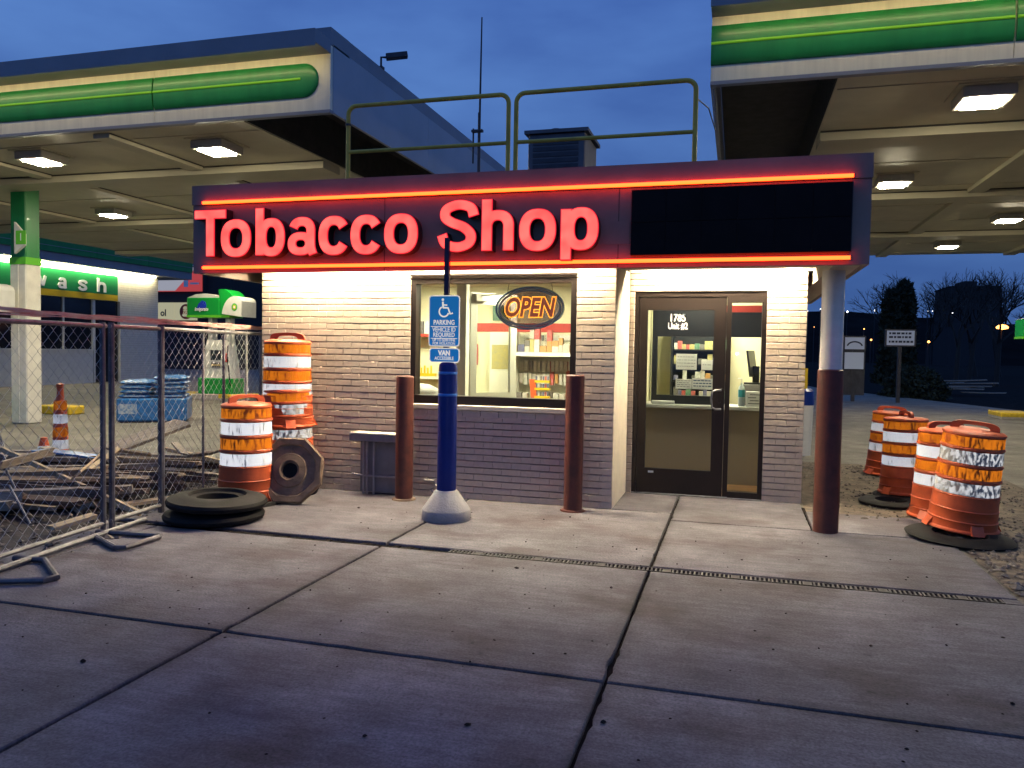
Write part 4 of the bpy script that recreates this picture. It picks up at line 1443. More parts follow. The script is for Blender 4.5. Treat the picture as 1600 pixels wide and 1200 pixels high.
def note(x0, x1, z0, z1, y, lab, lines=4, dark=False):
    o = MB().box(x0, x1, y, y + 0.002, z0, z1).build('paper_notice', 'paper', origin=((x0 + x1) / 2, y, z0))
    tag(o, lab, 'notice')
    for i in range(lines):
        z = z1 - (i + 1) * (z1 - z0) / (lines + 1)
        h = 0.012 if dark else 0.005
        e = 0.015
        while e < x1 - x0 - 0.03:
            w = min(rnd.uniform(0.015, 0.045), x1 - x0 - 0.015 - e)
            MB().box(x0 + e, x0 + e + w, y - 0.0012, y - 0.0002, z, z + h).build('print_line', 'ink_blue' if dark else 'ink', o)
            e += w + 0.008


note(-0.70, -0.455, 1.365, 1.555, 9.727, 'large white printed notice taped high on the counter screen', 4)
note(-0.400, -0.27, 1.365, 1.485, 9.727, 'small pale notice taped right of the large one on the counter screen', 1)
note(-0.70, -0.508, 1.13, 1.25, 9.727, 'white printed notice low on the left of the counter screen', 4)
note(-0.503, -0.262, 1.13, 1.262, 9.727, 'white notice with dark blue lettering low on the counter screen', 3, True)
t = thing('back_shelf', 'dark shelving stocked with packets behind the service counter', 'shelf', (-0.5, 11.0, 0))
MB().box(-0.86, -0.10, 11.10, 11.19, 0.02, 1.95).box(-0.86, -0.83, 10.9, 11.1, 0.02, 1.95).box(-0.13, -0.10, 10.9, 11.1, 0.02, 1.95).build('carcass', 'black_plastic', t)
for z in (0.95, 1.18, 1.40, 1.60):
    MB().box(-0.828, -0.132, 10.88, 11.098, z, z + 0.018).build('shelf_board', 'black_plastic', t)
    x = -0.82
    while x < -0.17:
        w = rnd.uniform(0.045, 0.075)
        if rnd.random() < 0.85:
            o = MB().bbox(x + 0.002, x + w - 0.002, 10.92, 11.0, z + 0.0185, z + 0.07 + rnd.random() * 0.09, 0.003).build('product_box', 'pack%d' % rnd.randrange(8), origin=(x, 10.95, z + 0.0185))
            tag(o, 'small packet on the dark shelving behind the counter', 'packet', 'packets behind the counter')
        x += w
t = thing('monitor', 'flat black monitor seen edge on behind the side pane', 'monitor', (0.22, 10.0, 0.946))
mx = Matrix.Translation((0.19, 10.0, 1.44)) @ Matrix.Rotation(R(78), 4, 'Z') @ Matrix.Rotation(R(-8), 4, 'X')
MB().bbox(-0.20, 0.20, -0.012, 0.012, -0.15, 0.17, 0.004).xform(mx).build('panel', 'black_plastic', t)
MB().box(0.20, 0.28, 9.95, 10.02, 1.22, 1.42).bbox(0.10, 0.34, 9.88, 10.04, 1.20, 1.222, 0.004).build('stand', 'black_plastic', t)
o = MB().bbox(0.07, 0.44, 9.86, 10.045, 0.946, 1.199, 0.006).build('till_box', 'greybox', origin=(0.25, 9.95, 0.946))
tag(o, 'grey till box under the monitor on the counter', 'till')
t = thing('sanitiser_bottle', 'clear pump bottle with teal label on the counter behind the side pane', 'bottle', (0.075, 9.66, 0.945))
MB().lathe([(0.036, 0.0), (0.038, 0.01), (0.038, 0.20), (0.030, 0.235), (0.014, 0.255), (0.014, 0.275)], (0.075, 9.66, 0.946), 18).build('body', 'bottle_clear', t, smooth=True)
MB().lathe([(0.0388, 0.11), (0.0388, 0.195)], (0.075, 9.66, 0.946), 18).build('bottle_label', 'teal', t, smooth=True)
MB().tube([(0.075, 9.66, 1.22), (0.075, 9.66, 1.275), (0.03, 9.65, 1.275)], 0.007, 6).build('pump', 'sign_white', t)
o = MB().bbox(0.125, 0.34, 9.60, 9.69, 0.946, 1.125, 0.004).build('white_carton', 'paper', origin=(0.23, 9.65, 0.946))
tag(o, 'white printed carton right of the pump bottle on the counter', 'carton')
for i in range(4):
    MB().box(0.15 + 0.02 * (i % 2), 0.30 - 0.03 * (i % 3), 9.5985, 9.5995, 0.98 + i * 0.035, 0.988 + i * 0.035).build('print_line', 'ink', o)
o = MB().bbox(-0.97, -0.70, 9.57, 9.66, 0.946, 0.985, 0.004).build('paper_stack', 'paper', origin=(-0.83, 9.6, 0.946))
tag(o, 'flat stack of white paper at the left end of the counter', 'paper')


# ---------------------------------------------------------------- traffic drums
def make_drum(bands=('o', 'w', 'o', 'w'), lid_slot=True):
    d = thing('traffic_drum', 'drum', 'traffic drum')
    prof = [(0.292, 0.0), (0.296, 0.008), (0.292, 0.02), (0.276, 0.03), (0.272, 0.09), (0.276, 0.096), (0.268, 0.104), (0.266, 0.19), (0.270, 0.196), (0.262, 0.204),
            (0.258, 0.318), (0.264, 0.325), (0.250, 0.336), (0.247, 0.452), (0.258, 0.462), (0.257, 0.476), (0.246, 0.486), (0.244, 0.588), (0.254, 0.598), (0.253, 0.612),
            (0.242, 0.622), (0.239, 0.740), (0.250, 0.750), (0.249, 0.762), (0.238, 0.772), (0.236, 0.866), (0.246, 0.876), (0.244, 0.892), (0.228, 0.905), (0.16, 0.918), (0.0, 0.924)]
    MB().lathe(prof, n=40).build('body', 'orange', d, smooth=True)
    zz = [(0.774, 0.864, 0.2385, 0.2366), (0.624, 0.738, 0.2425, 0.2396), (0.488, 0.586, 0.2465, 0.2446), (0.338, 0.450, 0.2505, 0.2476)]
    for k, (z0, z1, r0, r1) in zip(bands, zz):
        MB().lathe([(r0 + 0.002, z0), (r1 + 0.002, z1)], n=40).build('reflective_band', {'o': 'retro_o', 'w': 'retro_w', 'd': 'retro_d'}[k], d, smooth=True)
    # handle: a flat raised loop across the lid
    hp = []
    for i in range(13):
        a = PI * i / 12
        hp.append((0.19 * math.copysign(abs(math.cos(a)) ** 0.55, math.cos(a)), 0.0, 0.905 + 0.085 * abs(math.sin(a)) ** 0.55))
    h = MB()
    for i in range(12):
        p, q = Vector(hp[i]), Vector(hp[i + 1])
        inn = Vector((0, 0, 0.905))
        pi = inn + (p - inn) * 0.62
        qi = inn + (q - inn) * 0.62
        h.prism([p + Vector((0, -0.018, 0)), q + Vector((0, -0.018, 0)), qi + Vector((0, -0.018, 0)), pi + Vector((0, -0.018, 0))], (0, 0.036, 0))
    h.build('handle', 'orange', d)
    for k in range(4):
        foot = MB()
        a = k * PI / 2 + 0.5
        c, s = math.cos(a), math.sin(a)
        mx = Matrix.Rotation(a, 4, 'Z')
        foot.add([mx @ Vector(v) for v in [(0.26, -0.05, 0.0), (0.318, -0.05, 0.0), (0.318, 0.05, 0.0), (0.26, 0.05, 0.0), (0.26, -0.05, 0.085), (0.268, -0.05, 0.085), (0.268, 0.05, 0.085), (0.26, 0.05, 0.085)]],
                 [(0, 3, 2, 1), (4, 5, 6, 7), (0, 1, 5, 4), (1, 2, 6, 5), (2, 3, 7, 6), (3, 0, 4, 7)])
        foot.build('foot_lug', 'orange', d)
    return d


DG = 'orange traffic drums'
proto = make_drum()
proto_d = make_drum(('o', 'd', 'o', 'd'))


def place(src, first, loc, rz, tilt, s, lab):
    o = src if first else copy_tree(src)
    o.location = loc
    o.rotation_euler = (tilt[0], tilt[1], rz)
    o.scale = s
    tag(o, lab, 'traffic drum', DG)
    return o


place(proto, True, (-4.685, 6.77, 0.03), R(62), (0, 0), (1.0, 1.0, 1.06), 'dirty orange drum in front of the stacked drums, beside the fence')
place(proto, False, (-4.60, 7.37, 0.72), R(10), (0, 0), (1.0, 1.0, 1.0), 'clean bright orange drum, topmost of the stack against the brick wall')
place(proto_d, True, (-4.575, 7.37, 0.285), R(35), (R(1), R(-1.5)), (1, 1, 0.92), 'lower orange drum of the stack, half hidden by the leaning rubber ring')
place(proto_d, False, (1.985, 7.82, 0.045), R(-18), (R(1.5), R(5)), (1.02, 1.02, 0.97), 'leaning orange drum with peeling bands on the flat rubber ring, nearest on the right')
place(proto, False, (1.955, 8.46, 0.0), R(20), (0, R(2)), (0.98, 0.98, 0.95), 'orange drum mostly hidden behind the leaning drum on the right')
place(proto, False, (1.835, 9.50, 0.055), R(100), (0, R(1.5)), (0.93, 0.93, 0.92), 'orange drum on a thin black base in the middle of the right hand row')
place(proto, False, (1.965, 11.35, 0.0), R(5), (0, R(3)), (0.95, 0.95, 0.92), 'farthest orange drum of the right hand row, its handle upright')


def ring(name, prof, lab, m, loc, rot=(0, 0, 0), n=40, cat='rubber ring', group=None):
    o = MB().lathe(prof + [prof[0]], n=n).build(name, m, smooth=n > 12)
    o.location = loc
    o.rotation_euler = rot
    return tag(o, lab, cat, group)


tyre = [(0.17, 0.02), (0.37, 0.0), (0.425, 0.02), (0.435, 0.05), (0.42, 0.075), (0.34, 0.10), (0.29, 0.115), (0.25, 0.112), (0.235, 0.085), (0.18, 0.08)]
ring('rubber_ring', tyre, 'lower black rubber drum ring lying flat in front of the dirty drum', 'rubber', (-4.47, 5.98, 0.0), group='flat black rubber rings')
ring('rubber_ring', tyre, 'upper black rubber drum ring lying on another in front of the dirty drum', 'rubber', (-4.455, 6.0, 0.117), (0, R(2), 0), group='flat black rubber rings')
ring('rubber_ring', [(0.21, 0.0), (0.36, 0.0), (0.37, 0.02), (0.35, 0.05), (0.22, 0.05)], 'thin black rubber ring under the dirty drum', 'rubber', (-4.685, 6.77, -0.018))
for i in range(3):
    ring('rubber_ring', [(0.15, 0.0), (0.31, 0.0), (0.33, 0.045), (0.31, 0.093), (0.16, 0.093)], ('bottom', 'middle', 'top')[i] + ' black rubber ring in the pile under the stacked drums', 'rubber', (-4.575, 7.34, 0.095 * i), group='rubber rings under the stacked drums')
# octagonal base leaning on the drums: eight straight sides outside, round steps inside
oc = MB()
prof = [(0.075, 0.05, 0), (0.080, 0.012, 0), (0.10, 0.0, 0), (0.165, 0.010, 0), (0.175, 0.026, 0), (0.26, 0.030, 0.4), (0.275, 0.008, 0.7), (0.335, 0.004, 1), (0.352, 0.02, 1), (0.352, 0.06, 1), (0.335, 0.075, 1), (0.16, 0.07, 0), (0.08, 0.06, 0)]
nn = 48
for (r_, z_, oct_) in prof:
    for j in range(nn):
        th = 2 * PI * j / nn
        k8 = math.cos(PI / 8) / math.cos(((th + PI / 8) % (PI / 4)) - PI / 8)
        q = r_ * (1 + oct_ * (k8 - 1))
        oc.v.append((q * math.cos(th), q * math.sin(th), -z_))
for i in range(len(prof)):
    i2 = (i + 1) % len(prof)
    for j in range(nn):
        oc.f.append((i * nn + j, i2 * nn + j, i2 * nn + (j + 1) % nn, i * nn + (j + 1) % nn))
o = oc.build('octagonal_base', 'dusty_rubber', smooth=True)
o.location = (-4.245, 6.84, 0.335)
o.rotation_euler = (R(74), 0, R(14))
tag(o, 'dusty octagonal rubber base with a round hole leaning on the stacked drums', 'rubber base')
ck = MB().lathe([(0.0, 0.0), (0.078, 0.0), (0.078, 0.004), (0.0, 0.004)], n=20).build('hole_shadow', 'rubber')  # black disc standing in for the shadow seen through the hole
ck.parent = o
ck.location = (0, 0, -0.05)
ring('rubber_ring', [(0.20, 0.0), (0.42, 0.0), (0.43, 0.012), (0.40, 0.03), (0.22, 0.042)], 'flat black rubber ring under the leaning drum on the right', 'rubber', (1.90, 7.52, 0.006), (R(1), R(2), 0))
ring('rubber_ring', [(0.15, 0.0), (0.31, 0.0), (0.32, 0.03), (0.29, 0.05), (0.16, 0.05)], 'thin black rubber ring under the middle drum of the right hand row', 'rubber', (1.835, 9.50, 0.0))
ring('rubber_ring', [(0.15, 0.0), (0.31, 0.0), (0.32, 0.03), (0.29, 0.05), (0.16, 0.05)], 'black rubber ring lying on the dirt left of the middle right hand drum', 'rubber', (1.62, 9.02, 0.0), (0, 0, 0))

# cones behind the fence
t = thing('looper_cone', 'tall slim orange and white banded cone behind the fence', 'traffic cone', (-8.35, 8.07, 0))
MB().box(-8.55, -8.15, 7.87, 8.27, 0.0, 0.05).build('base', 'rubber', t)
MB().lathe([(0.098, 0.05), (0.072, 0.80), (0.05, 0.83), (0.04, 0.90), (0.038, 0.99), (0.046, 1.0), (0.044, 1.035), (0.0, 1.05)], (-8.35, 8.07, 0), 24).build('body', 'orange', t, smooth=True)
for z0, z1, m in ((0.70, 0.82, 'retro_o'), (0.53, 0.65, 'retro_w'), (0.36, 0.48, 'retro_o'), (0.20, 0.32, 'retro_w')):
    rr = lambda z: 0.0995 - (z - 0.05) * 0.0347 + 0.001
    MB().lathe([(rr(z0), z0), (rr(z1), z1)], (-8.35, 8.07, 0), 24).build('reflective_band', m, t, smooth=True)
t = thing('traffic_cone', 'small orange and white cone behind the lumber pile', 'traffic cone', (-7.85, 7.35, 0))
MB().box(-8.02, -7.68, 7.18, 7.52, 0.0, 0.03).build('base', 'rubber', t)
MB().lathe([(0.135, 0.03), (0.035, 0.44), (0.0, 0.45)], (-7.85, 7.35, 0), 24).build('body', 'orange', t, smooth=True)
for z0, z1 in ((0.215, 0.345), (0.09, 0.16)):
    rr = lambda z: 0.135 - (z - 0.03) * 0.2439 + 0.002
    MB().lathe([(rr(z0), z0), (rr(z1), z1)], (-7.85, 7.35, 0), 24).build('reflective_band', 'retro_w', t, smooth=True)

# ---------------------------------------------------------------- chain link fence
def fx(y):
    return -4.873 - (y - 4.195) * 0.1248


def fence_panel(y0, y1, lab, posts, h=1.705, zb=0.07):
    t = thing('chain_link_fence', lab, 'fence', (fx(y0), y0, 0), 'temporary chain link fence panels')
    P = lambda y, z, dx=0.0: (fx(y) + dx, y, z)
    MB().tube([P(y0, h), P(y1, h)], 0.019, 8).build('top_rail', 'galv', t, smooth=True)
    MB().tube([P(y0, zb), P(y1, zb)], 0.019, 8).build('bottom_rail', 'galv', t, smooth=True)
    for y, r, m in posts:
        MB().tube([P(y, 0.0), P(y, h + 0.03)], r, 8).build('post', m, t, smooth=True)
    wires = MB()
    p = 0.0525
    n = int((y1 - y0) / p)
    k = int((h - zb) / p)
    for i in range(n):
        ya = y0 + i * p
        pts = []
        for j in range(k + 1):
            s = (i + j) % 2
            pts.append(P(min(ya + (p if s else 0.0) + 0.001 * (1 if s else -1), y1), zb + (h - zb) * j / k, 0.002 if s else -0.002))
        wires.tube(pts, 0.0019, 3, caps=False)
    wires.build('chain_link_mesh', 'wire', t, kind='stuff')
    return t


fence_panel(2.3, 5.30, 'nearest chain link fence panel, at the left edge in front of the lumber', ((2.35, 0.022, 'galv_dark'), (5.26, 0.022, 'galv_dark')))
fence_panel(5.345, 8.05, 'far chain link fence panel running up to the brick wall', ((5.37, 0.024, 'galv_dark'), (6.06, 0.030, 'galv_dark'), (6.77, 0.012, 'galv'), (7.17, 0.016, 'galv_dark'), (7.66, 0.012, 'galv'), (8.0, 0.022, 'galv')))
rr_ = MB()
o = thing('caution_tape', 'pink and white caution tape twisted along the top of the fence', 'tape', (-5.0, 5.3, 1.75))
for s in range(4):
    pts = []
    for i in range(30):
        y = 3.0 + i * 0.175
        sag = 0.02 * math.sin(i * 0.7 + s)
        pts.append((fx(y) + 0.012 * math.sin(i * 1.9 + s * 2), y, 1.755 + 0.011 * s + sag * 0.25))
    mb = MB()
    for i in range(29):
        a, b_ = Vector(pts[i]), Vector(pts[i + 1])
        w = 0.007 + 0.004 * math.sin(i * 2.3 + s)
        w2 = 0.007 + 0.004 * math.sin((i + 1) * 2.3 + s)
        mb.quad(a + Vector((0, 0, w)), b_ + Vector((0, 0, w2)), b_ - Vector((0, 0, w2)), a - Vector((0, 0, w)))
    mb.build('strand', 'tape', o)
for pts, lab in (([(-4.92, 5.06, 0.022), (-4.46, 4.80, 0.022), (-4.40, 4.83, 0.022), (-4.40, 5.20, 0.022), (-4.42, 5.23, 0.022), (-4.98, 5.16, 0.022)], 'bent steel pipe foot of the fence lying beyond the nearer foot'),
                 ([(-4.85, 4.05, 0.022), (-4.52, 3.86, 0.022), (-4.26, 3.98, 0.022), (-4.24, 4.06, 0.022), (-4.66, 4.36, 0.022), (-4.9, 4.33, 0.022)], 'bent steel pipe foot of the fence at the left edge, nearest')):
    o = MB().tube(pts, 0.021, 8).build('bent_pipe', 'galv_dark', origin=pts[0], smooth=True)
    tag(o, lab, 'pipe', 'pipe feet of the fence')
o = MB().tube([(-4.62, 3.30, 0.03), (-4.86, 5.0, 0.03), (-4.93, 5.65, 0.03)], 0.02, 8).build('loose_pipe', 'galv', origin=(-4.8, 4.5, 0.03), smooth=True)
tag(o, 'long bright pipe lying along the foot of the fence', 'pipe')

# ---------------------------------------------------------------- lumber pile behind the fence
def plank(p, q, w, th, m, lab, roll=0.0, group='loose lumber behind the fence'):
    p, q = Vector(p), Vector(q)
    L = (q - p).length
    d_ = (q - p).normalized()
    b = MB()
    vs, fs = [], []
    bow = rnd.gauss(0, 0.012) * L
    for i, a in enumerate((0.0, 0.34, 0.67, 1.0)):
        for (cy_, cz_) in ((-1, -1), (0, -1.02), (1, -1), (1, 1), (0, 1.02), (-1, 1)):
            e = rnd.uniform(-0.05, 0.05) * min(1, L) if i in (0, 3) else 0
            vs.append((a * L + e, cy_ * w / 2 * rnd.uniform(0.96, 1.0), cz_ * th / 2 + bow * math.sin(PI * a) * 0.5))
    for i in range(3):
        for j in range(6):
            fs.append((i * 6 + j, i * 6 + (j + 1) % 6, (i + 1) * 6 + (j + 1) % 6, (i + 1) * 6 + j))
    fs += [(5, 4, 3, 2, 1, 0), (18, 19, 20, 21, 22, 23)]
    o = b.add(vs, fs).build('plank', m)
    o.location = p
    o.rotation_euler = d_.to_track_quat('X', 'Z').to_euler()
    if roll:
        o.rotation_mode = 'QUATERNION'
        o.rotation_quaternion = d_.to_track_quat('X', 'Z') @ Matrix.Rotation(roll, 4, 'X').to_quaternion()
    return tag(o, lab, 'plank', group)


plank((-7.05, 6.55, 0.16), (-6.42, 8.0, 0.62), 0.22, 0.04, 'wood_grey', 'wide grey board propped up at an angle from the lumber pile', R(20))
plank((-7.75, 6.6, 0.44), (-5.10, 5.75, 0.06), 0.035, 0.05, 'wood_pale', 'thin brown stick slanting down across the front of the lumber pile')
plank((-7.75, 7.25, 0.33), (-6.75, 7.0, 0.25), 0.10, 0.04, 'wood_pale', 'short pale board end lying on the pile by the small cone')
plank((-6.4, 7.7, 0.33), (-5.42, 7.85, 0.14), 0.07, 0.04, 'wood_pale', 'pale board end behind the wide grey board')
plank((-8.3, 6.6, 0.31), (-6.9, 6.9, 0.31), 0.26, 0.03, 'wood_grey', 'broad pale grey board lying flat at the left end of the pile')
plank((-7.4, 6.85, 0.37), (-6.6, 7.0, 0.30), 0.20, 0.02, 'bag_blue', 'narrow dark blue panel lying on the pile by the small cone')
plank((-5.55, 5.95, 0.05), (-5.15, 6.55, 0.07), 0.12, 0.03, 'wood_pale', 'short orange brown board end on the ground by the fence post')
plank((-5.32, 5.05, 0.05), (-5.20, 5.35, 0.10), 0.13, 0.03, 'wood_pale', 'small tan wood scrap by the fence post')
lr = random.Random(11)
for i in range(58):
    lv = lr.random()
    y = 4.9 + lr.random() * 2.9
    z = 0.03 + (1 - abs(y - 6.6) / 2.6) * 0.25 * lr.random() + 0.02
    x0 = -8.6 + lr.random() * 1.5
    x1 = -5.35 - lr.random() * 0.8 - (y - 5) * 0.06
    dy = lr.uniform(0.1, 0.9)
    plank((x0, y, z + lr.uniform(0, 0.06)), (x1, y + dy, z + lr.uniform(-0.02, 0.08)), lr.choice((0.04, 0.05, 0.09, 0.12, 0.16)), lr.choice((0.025, 0.04, 0.04, 0.08)), lr.choice(('wood', 'wood', 'wood_dark', 'wood_grey', 'wood_dark')), 'weathered long plank in the jumbled lumber pile behind the fence', lr.gauss(0, 0.25))
    o = [x for x in col.objects if x.name.startswith('plank')][-1]
    pm_ = o.data.materials[0].name
    o['label'] = '%s long plank in the %s of the jumbled lumber pile behind the fence' % ({'weathered_wood': 'brown weathered', 'dark_wood': 'dark stained', 'grey_wood': 'grey bleached'}[pm_], 'front third' if y < 5.8 else ('middle' if y < 6.8 else 'back third'))
for i in range(14):
    x, y = -5.3 - lr.random() * 2.2, 4.4 + lr.random() * 1.8
    a = lr.uniform(0, 3.1)
    l = lr.uniform(0.25, 0.7)
    plank((x, y, 0.04 + lr.random() * 0.07), (x + l * math.cos(a), y + l * math.sin(a), 0.05 + lr.random() * 0.1), lr.choice((0.06, 0.1, 0.14)), 0.03, lr.choice(('wood', 'wood_dark', 'wood_dark')), 'short broken board at the front of the lumber pile', lr.gauss(0, 0.3), 'broken boards in front of the pile')

for i in range(5):
    x, y = -5.6 - 0.55 * i, 5.1 + 0.45 * i
    o = MB().tube([(x, y, 0.05), (x - 0.5, y + 0.25, 0.30 + 0.05 * i), (x - 0.95, y + 0.2, 0.33), (x - 1.3, y + 0.6, 0.18)], 0.011, 6).build('bent_rod', 'galv_dark', origin=(x, y, 0.05), smooth=True)
    tag(o, '%s bent steel rod from the fence, sticking out of the lumber pile' % ('first', 'second', 'third', 'fourth', 'fifth')[i], 'rod', 'bent rods in the lumber pile')
for i in range(9):
    a, l = lr.uniform(0, 3.1), lr.uniform(0.3, 0.8)
    x, y = -5.5 - 2.4 * lr.random(), 5.2 + 2.0 * lr.random()
    plank((x, y, 0.30 + 0.1 * lr.random()), (x + l * math.cos(a), y + l * math.sin(a), 0.30 + 0.16 * lr.random()), lr.choice((0.05, 0.09, 0.13)), 0.02, lr.choice(('wood_pale', 'wood_grey', 'wood_grey')), 'pale broken board lying loose on top of the lumber pile', lr.gauss(0, 0.5), 'pale broken boards on the pile')

# ---------------------------------------------------------------- pallet of blue bags
def bag_mesh():
    b = MB()
    nx, ny = 14, 9
    for side in (1, -1):
        vs = []
        for j in range(ny + 1):
            for i in range(nx + 1):
                u, v = i / nx * 2 - 1, j / ny * 2 - 1
                e = max(0.0, (1 - abs(u) ** 3.5)) ** 0.5 * max(0.0, (1 - abs(v) ** 3.5)) ** 0.5
                wob = 0.012 * mnoise.noise(Vector((u * 3, v * 3, side * 4)))
                vs.append((u * 0.31, v * 0.21, side * 0.048 * e + wob * e))
        fs = [(j * (nx + 1) + i, j * (nx + 1) + i + 1, (j + 1) * (nx + 1) + i + 1, (j + 1) * (nx + 1) + i) for j in range(ny) for i in range(nx)]
        if side < 0:
            fs = [f[::-1] for f in fs]
        b.add(vs, fs)
    return b


bt = Matrix.Translation((-11.72, 13.75, 0)) @ Matrix.Rotation(R(33), 4, 'Z')
t = thing('wrapped_pallet', 'pallet load wrapped in blue film under the blue bags', 'pallet', (-11.72, 13.75, 0))
pm = MB()
pm.bbox(-0.66, 0.66, -0.56, 0.56, 0.0, 0.47, 0.03)
pm.xform(bt).build('wrapped_load', 'bag_blue', t)
MB().box(-0.60, 0.60, -0.52, 0.52, -0.022, 0.0).xform(bt).build('pallet_base', 'wood_dark', t)
MB().box(-0.62, -0.28, -0.568, -0.562, 0.16, 0.36).xform(bt).build('load_label', 'bag_print', t)
bagp = bag_mesh().build('bag', 'bag_blue', smooth=True)
first = True
for lv in range(5):
    for i in range(2):
        for j in range(2):
            if lv == 4 and i == 0:
                continue
            o = bagp if first else bagp.copy()
            if not first:
                col.objects.link(o)
            first = False
            o.matrix_world = bt @ Matrix.Translation((-0.32 + i * 0.64 + lr.gauss(0, 0.012), -0.25 + j * 0.48 + lr.gauss(0, 0.015), 0.512 + lv * 0.092)) @ Matrix.Rotation(lr.gauss(0, 0.03), 4, 'Z')
            tag(o, 'shiny blue bag in the %s layer on the wrapped pallet load' % ('lowest', 'second', 'third', 'fourth', 'topmost')[lv], 'bag', 'blue bags on the pallet')
            if j == 0:
                s = MB().box(-0.2, 0.2, -0.012, 0.012, -0.012, 0.012).build('printed_patch', 'bag_print')
                s.parent = o
                s.location = (lr.uniform(-0.05, 0.05), -0.197, 0.0)


# ---------------------------------------------------------------- filling station canopies
def canopy(name, label, x0, x1, y0, y1, open_side, round_end):
    t = thing(name, label, 'canopy', ((x0 + x1) / 2, y0, 4.6))
    S, T = 4.60, 5.69
    # fascia panels between seams
    ps = []
    x = x1 if round_end else x0
    seams = []
    step = 2.72
    k = 0
    xx = x1 if round_end else x0
    while (xx > x0 if round_end else xx < x1):
        nx = max(xx - step, x0) if round_end else min(xx + (3.02 if k == 0 else step), x1)
        ps.append((min(xx, nx), max(xx, nx)))
        xx = nx
        k += 1
    for i, (a, b_) in enumerate(ps):
        MB().box(a + 0.004, b_ - 0.004, y0, y0 + 0.06, 4.64, 5.461).build('fascia_panel', 'cream_panel', t)
        # green bullnose
        prof = []
        zc, hz = 5.035, 0.222
        re = (i == 0 and round_end)
        bx1 = b_ - 0.012 if not re else b_ - 0.17
        bn = MB()
        n = 12
        sec = [(-0.045 * math.sin(PI * k / n) ** 0.8, zc - hz * math.cos(PI * k / n)) for k in range(n + 1)]
        ax0 = a + 0.012 if (i > 0 or round_end) else a
        stations = [ax0, bx1 - (hz if re else 0)]
        vs = []
        rows = []
        for sx in stations:
            rows.append([(sx, y0 - 0.002 + dy, z) for dy, z in sec])
        if re:
            for q in range(1, 9):
                a_ = q / 8 * PI / 2
                rows.append([(stations[1] + hz * math.sin(a_), y0 - 0.002 + dy * math.cos(a_) ** 0.6 if q < 8 else y0 - 0.002, zc + (z - zc) * max(math.cos(a_), 0.0)) for dy, z in sec])
        m_ = n + 1
        vs = [p for r in rows for p in r]
        fs = [(r * m_ + j, (r + 1) * m_ + j, (r + 1) * m_ + j + 1, r * m_ + j + 1) for r in range(len(rows) - 1) for j in range(n)]
        fs.append(tuple(range(m_)))
        if not re:
            fs.append(tuple(range(m_, 2 * m_))[::-1])
        bn.add(vs, fs)
        g_ = bn.build('green_bullnose', 'green_panel', t, smooth=True)
        MB().tube([(ax0, y0 - 0.049, 5.045), (stations[1] - (0.02 if re else 0), y0 - 0.049, 5.045)], 0.016, 6).build('lime_line', 'lime', g_, smooth=True)
    # cap above, set forward over a hidden strip lamp
    MB().box(x0, x1, y0 - 0.40, y0 - 0.001, 5.352, 5.52).box(x0, x1, y0 - 0.40, y0 - 0.388, 5.308, 5.352).box(x0, x1, y0 + 0.0, y0 + 0.5, 5.465, T).build('cap', 'cap_metal', t)
    MB().box(x0 + 0.1, x1 - 0.1, y0 - 0.375, y0 - 0.352, 5.336, 5.351).build('strip_lamp', 'strip_yel', t)
    MB().box(x0, x1, y0 - 0.012, y0 + 0.08, 4.598, 4.638).build('lower_trim', 'cap_metal', t)
    # inner side face
    xi = x1 if open_side > 0 else x0
    sgn = -1 if open_side > 0 else 1
    npan = 5
    for i in range(npan):
        ya = y0 + 0.065 + (y1 - y0 - 0.065) * i / npan
        yb = y0 + 0.065 + (y1 - y0 - 0.065) * (i + 1) / npan
        MB().box(min(xi, xi + sgn * 0.05), max(xi, xi + sgn * 0.05), ya + 0.004, yb - 0.004, 4.62, 5.488).build('side_panel', 'side_metal', t)
    MB().box(min(xi, xi + sgn * 0.12), max(xi, xi + sgn * 0.12), y0 + 0.5, y1, 5.49, T - 0.003).build('side_cap', 'cap_metal', t)
    # deck above and soffit below; the bay along the inner edge is left open
    MB().box(x0 + 0.06, x1 - 0.06, y0 + 0.09, y1, 5.30, 5.36).build('roof_deck', 'deck', t)
    xo = xi + sgn * 1.36
    sx0, sx1 = (x0, xo) if open_side > 0 else (xo, x1)
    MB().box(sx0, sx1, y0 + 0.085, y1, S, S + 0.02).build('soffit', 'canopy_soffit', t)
    MB().box(min(xo, xo + sgn * 0.01) - 0.012, max(xo, xo + sgn * 0.01) + 0.012, y0 + 0.085, y1, S + 0.021, 5.298).build('bay_wall', 'deck', t)
    return t, sx0, sx1


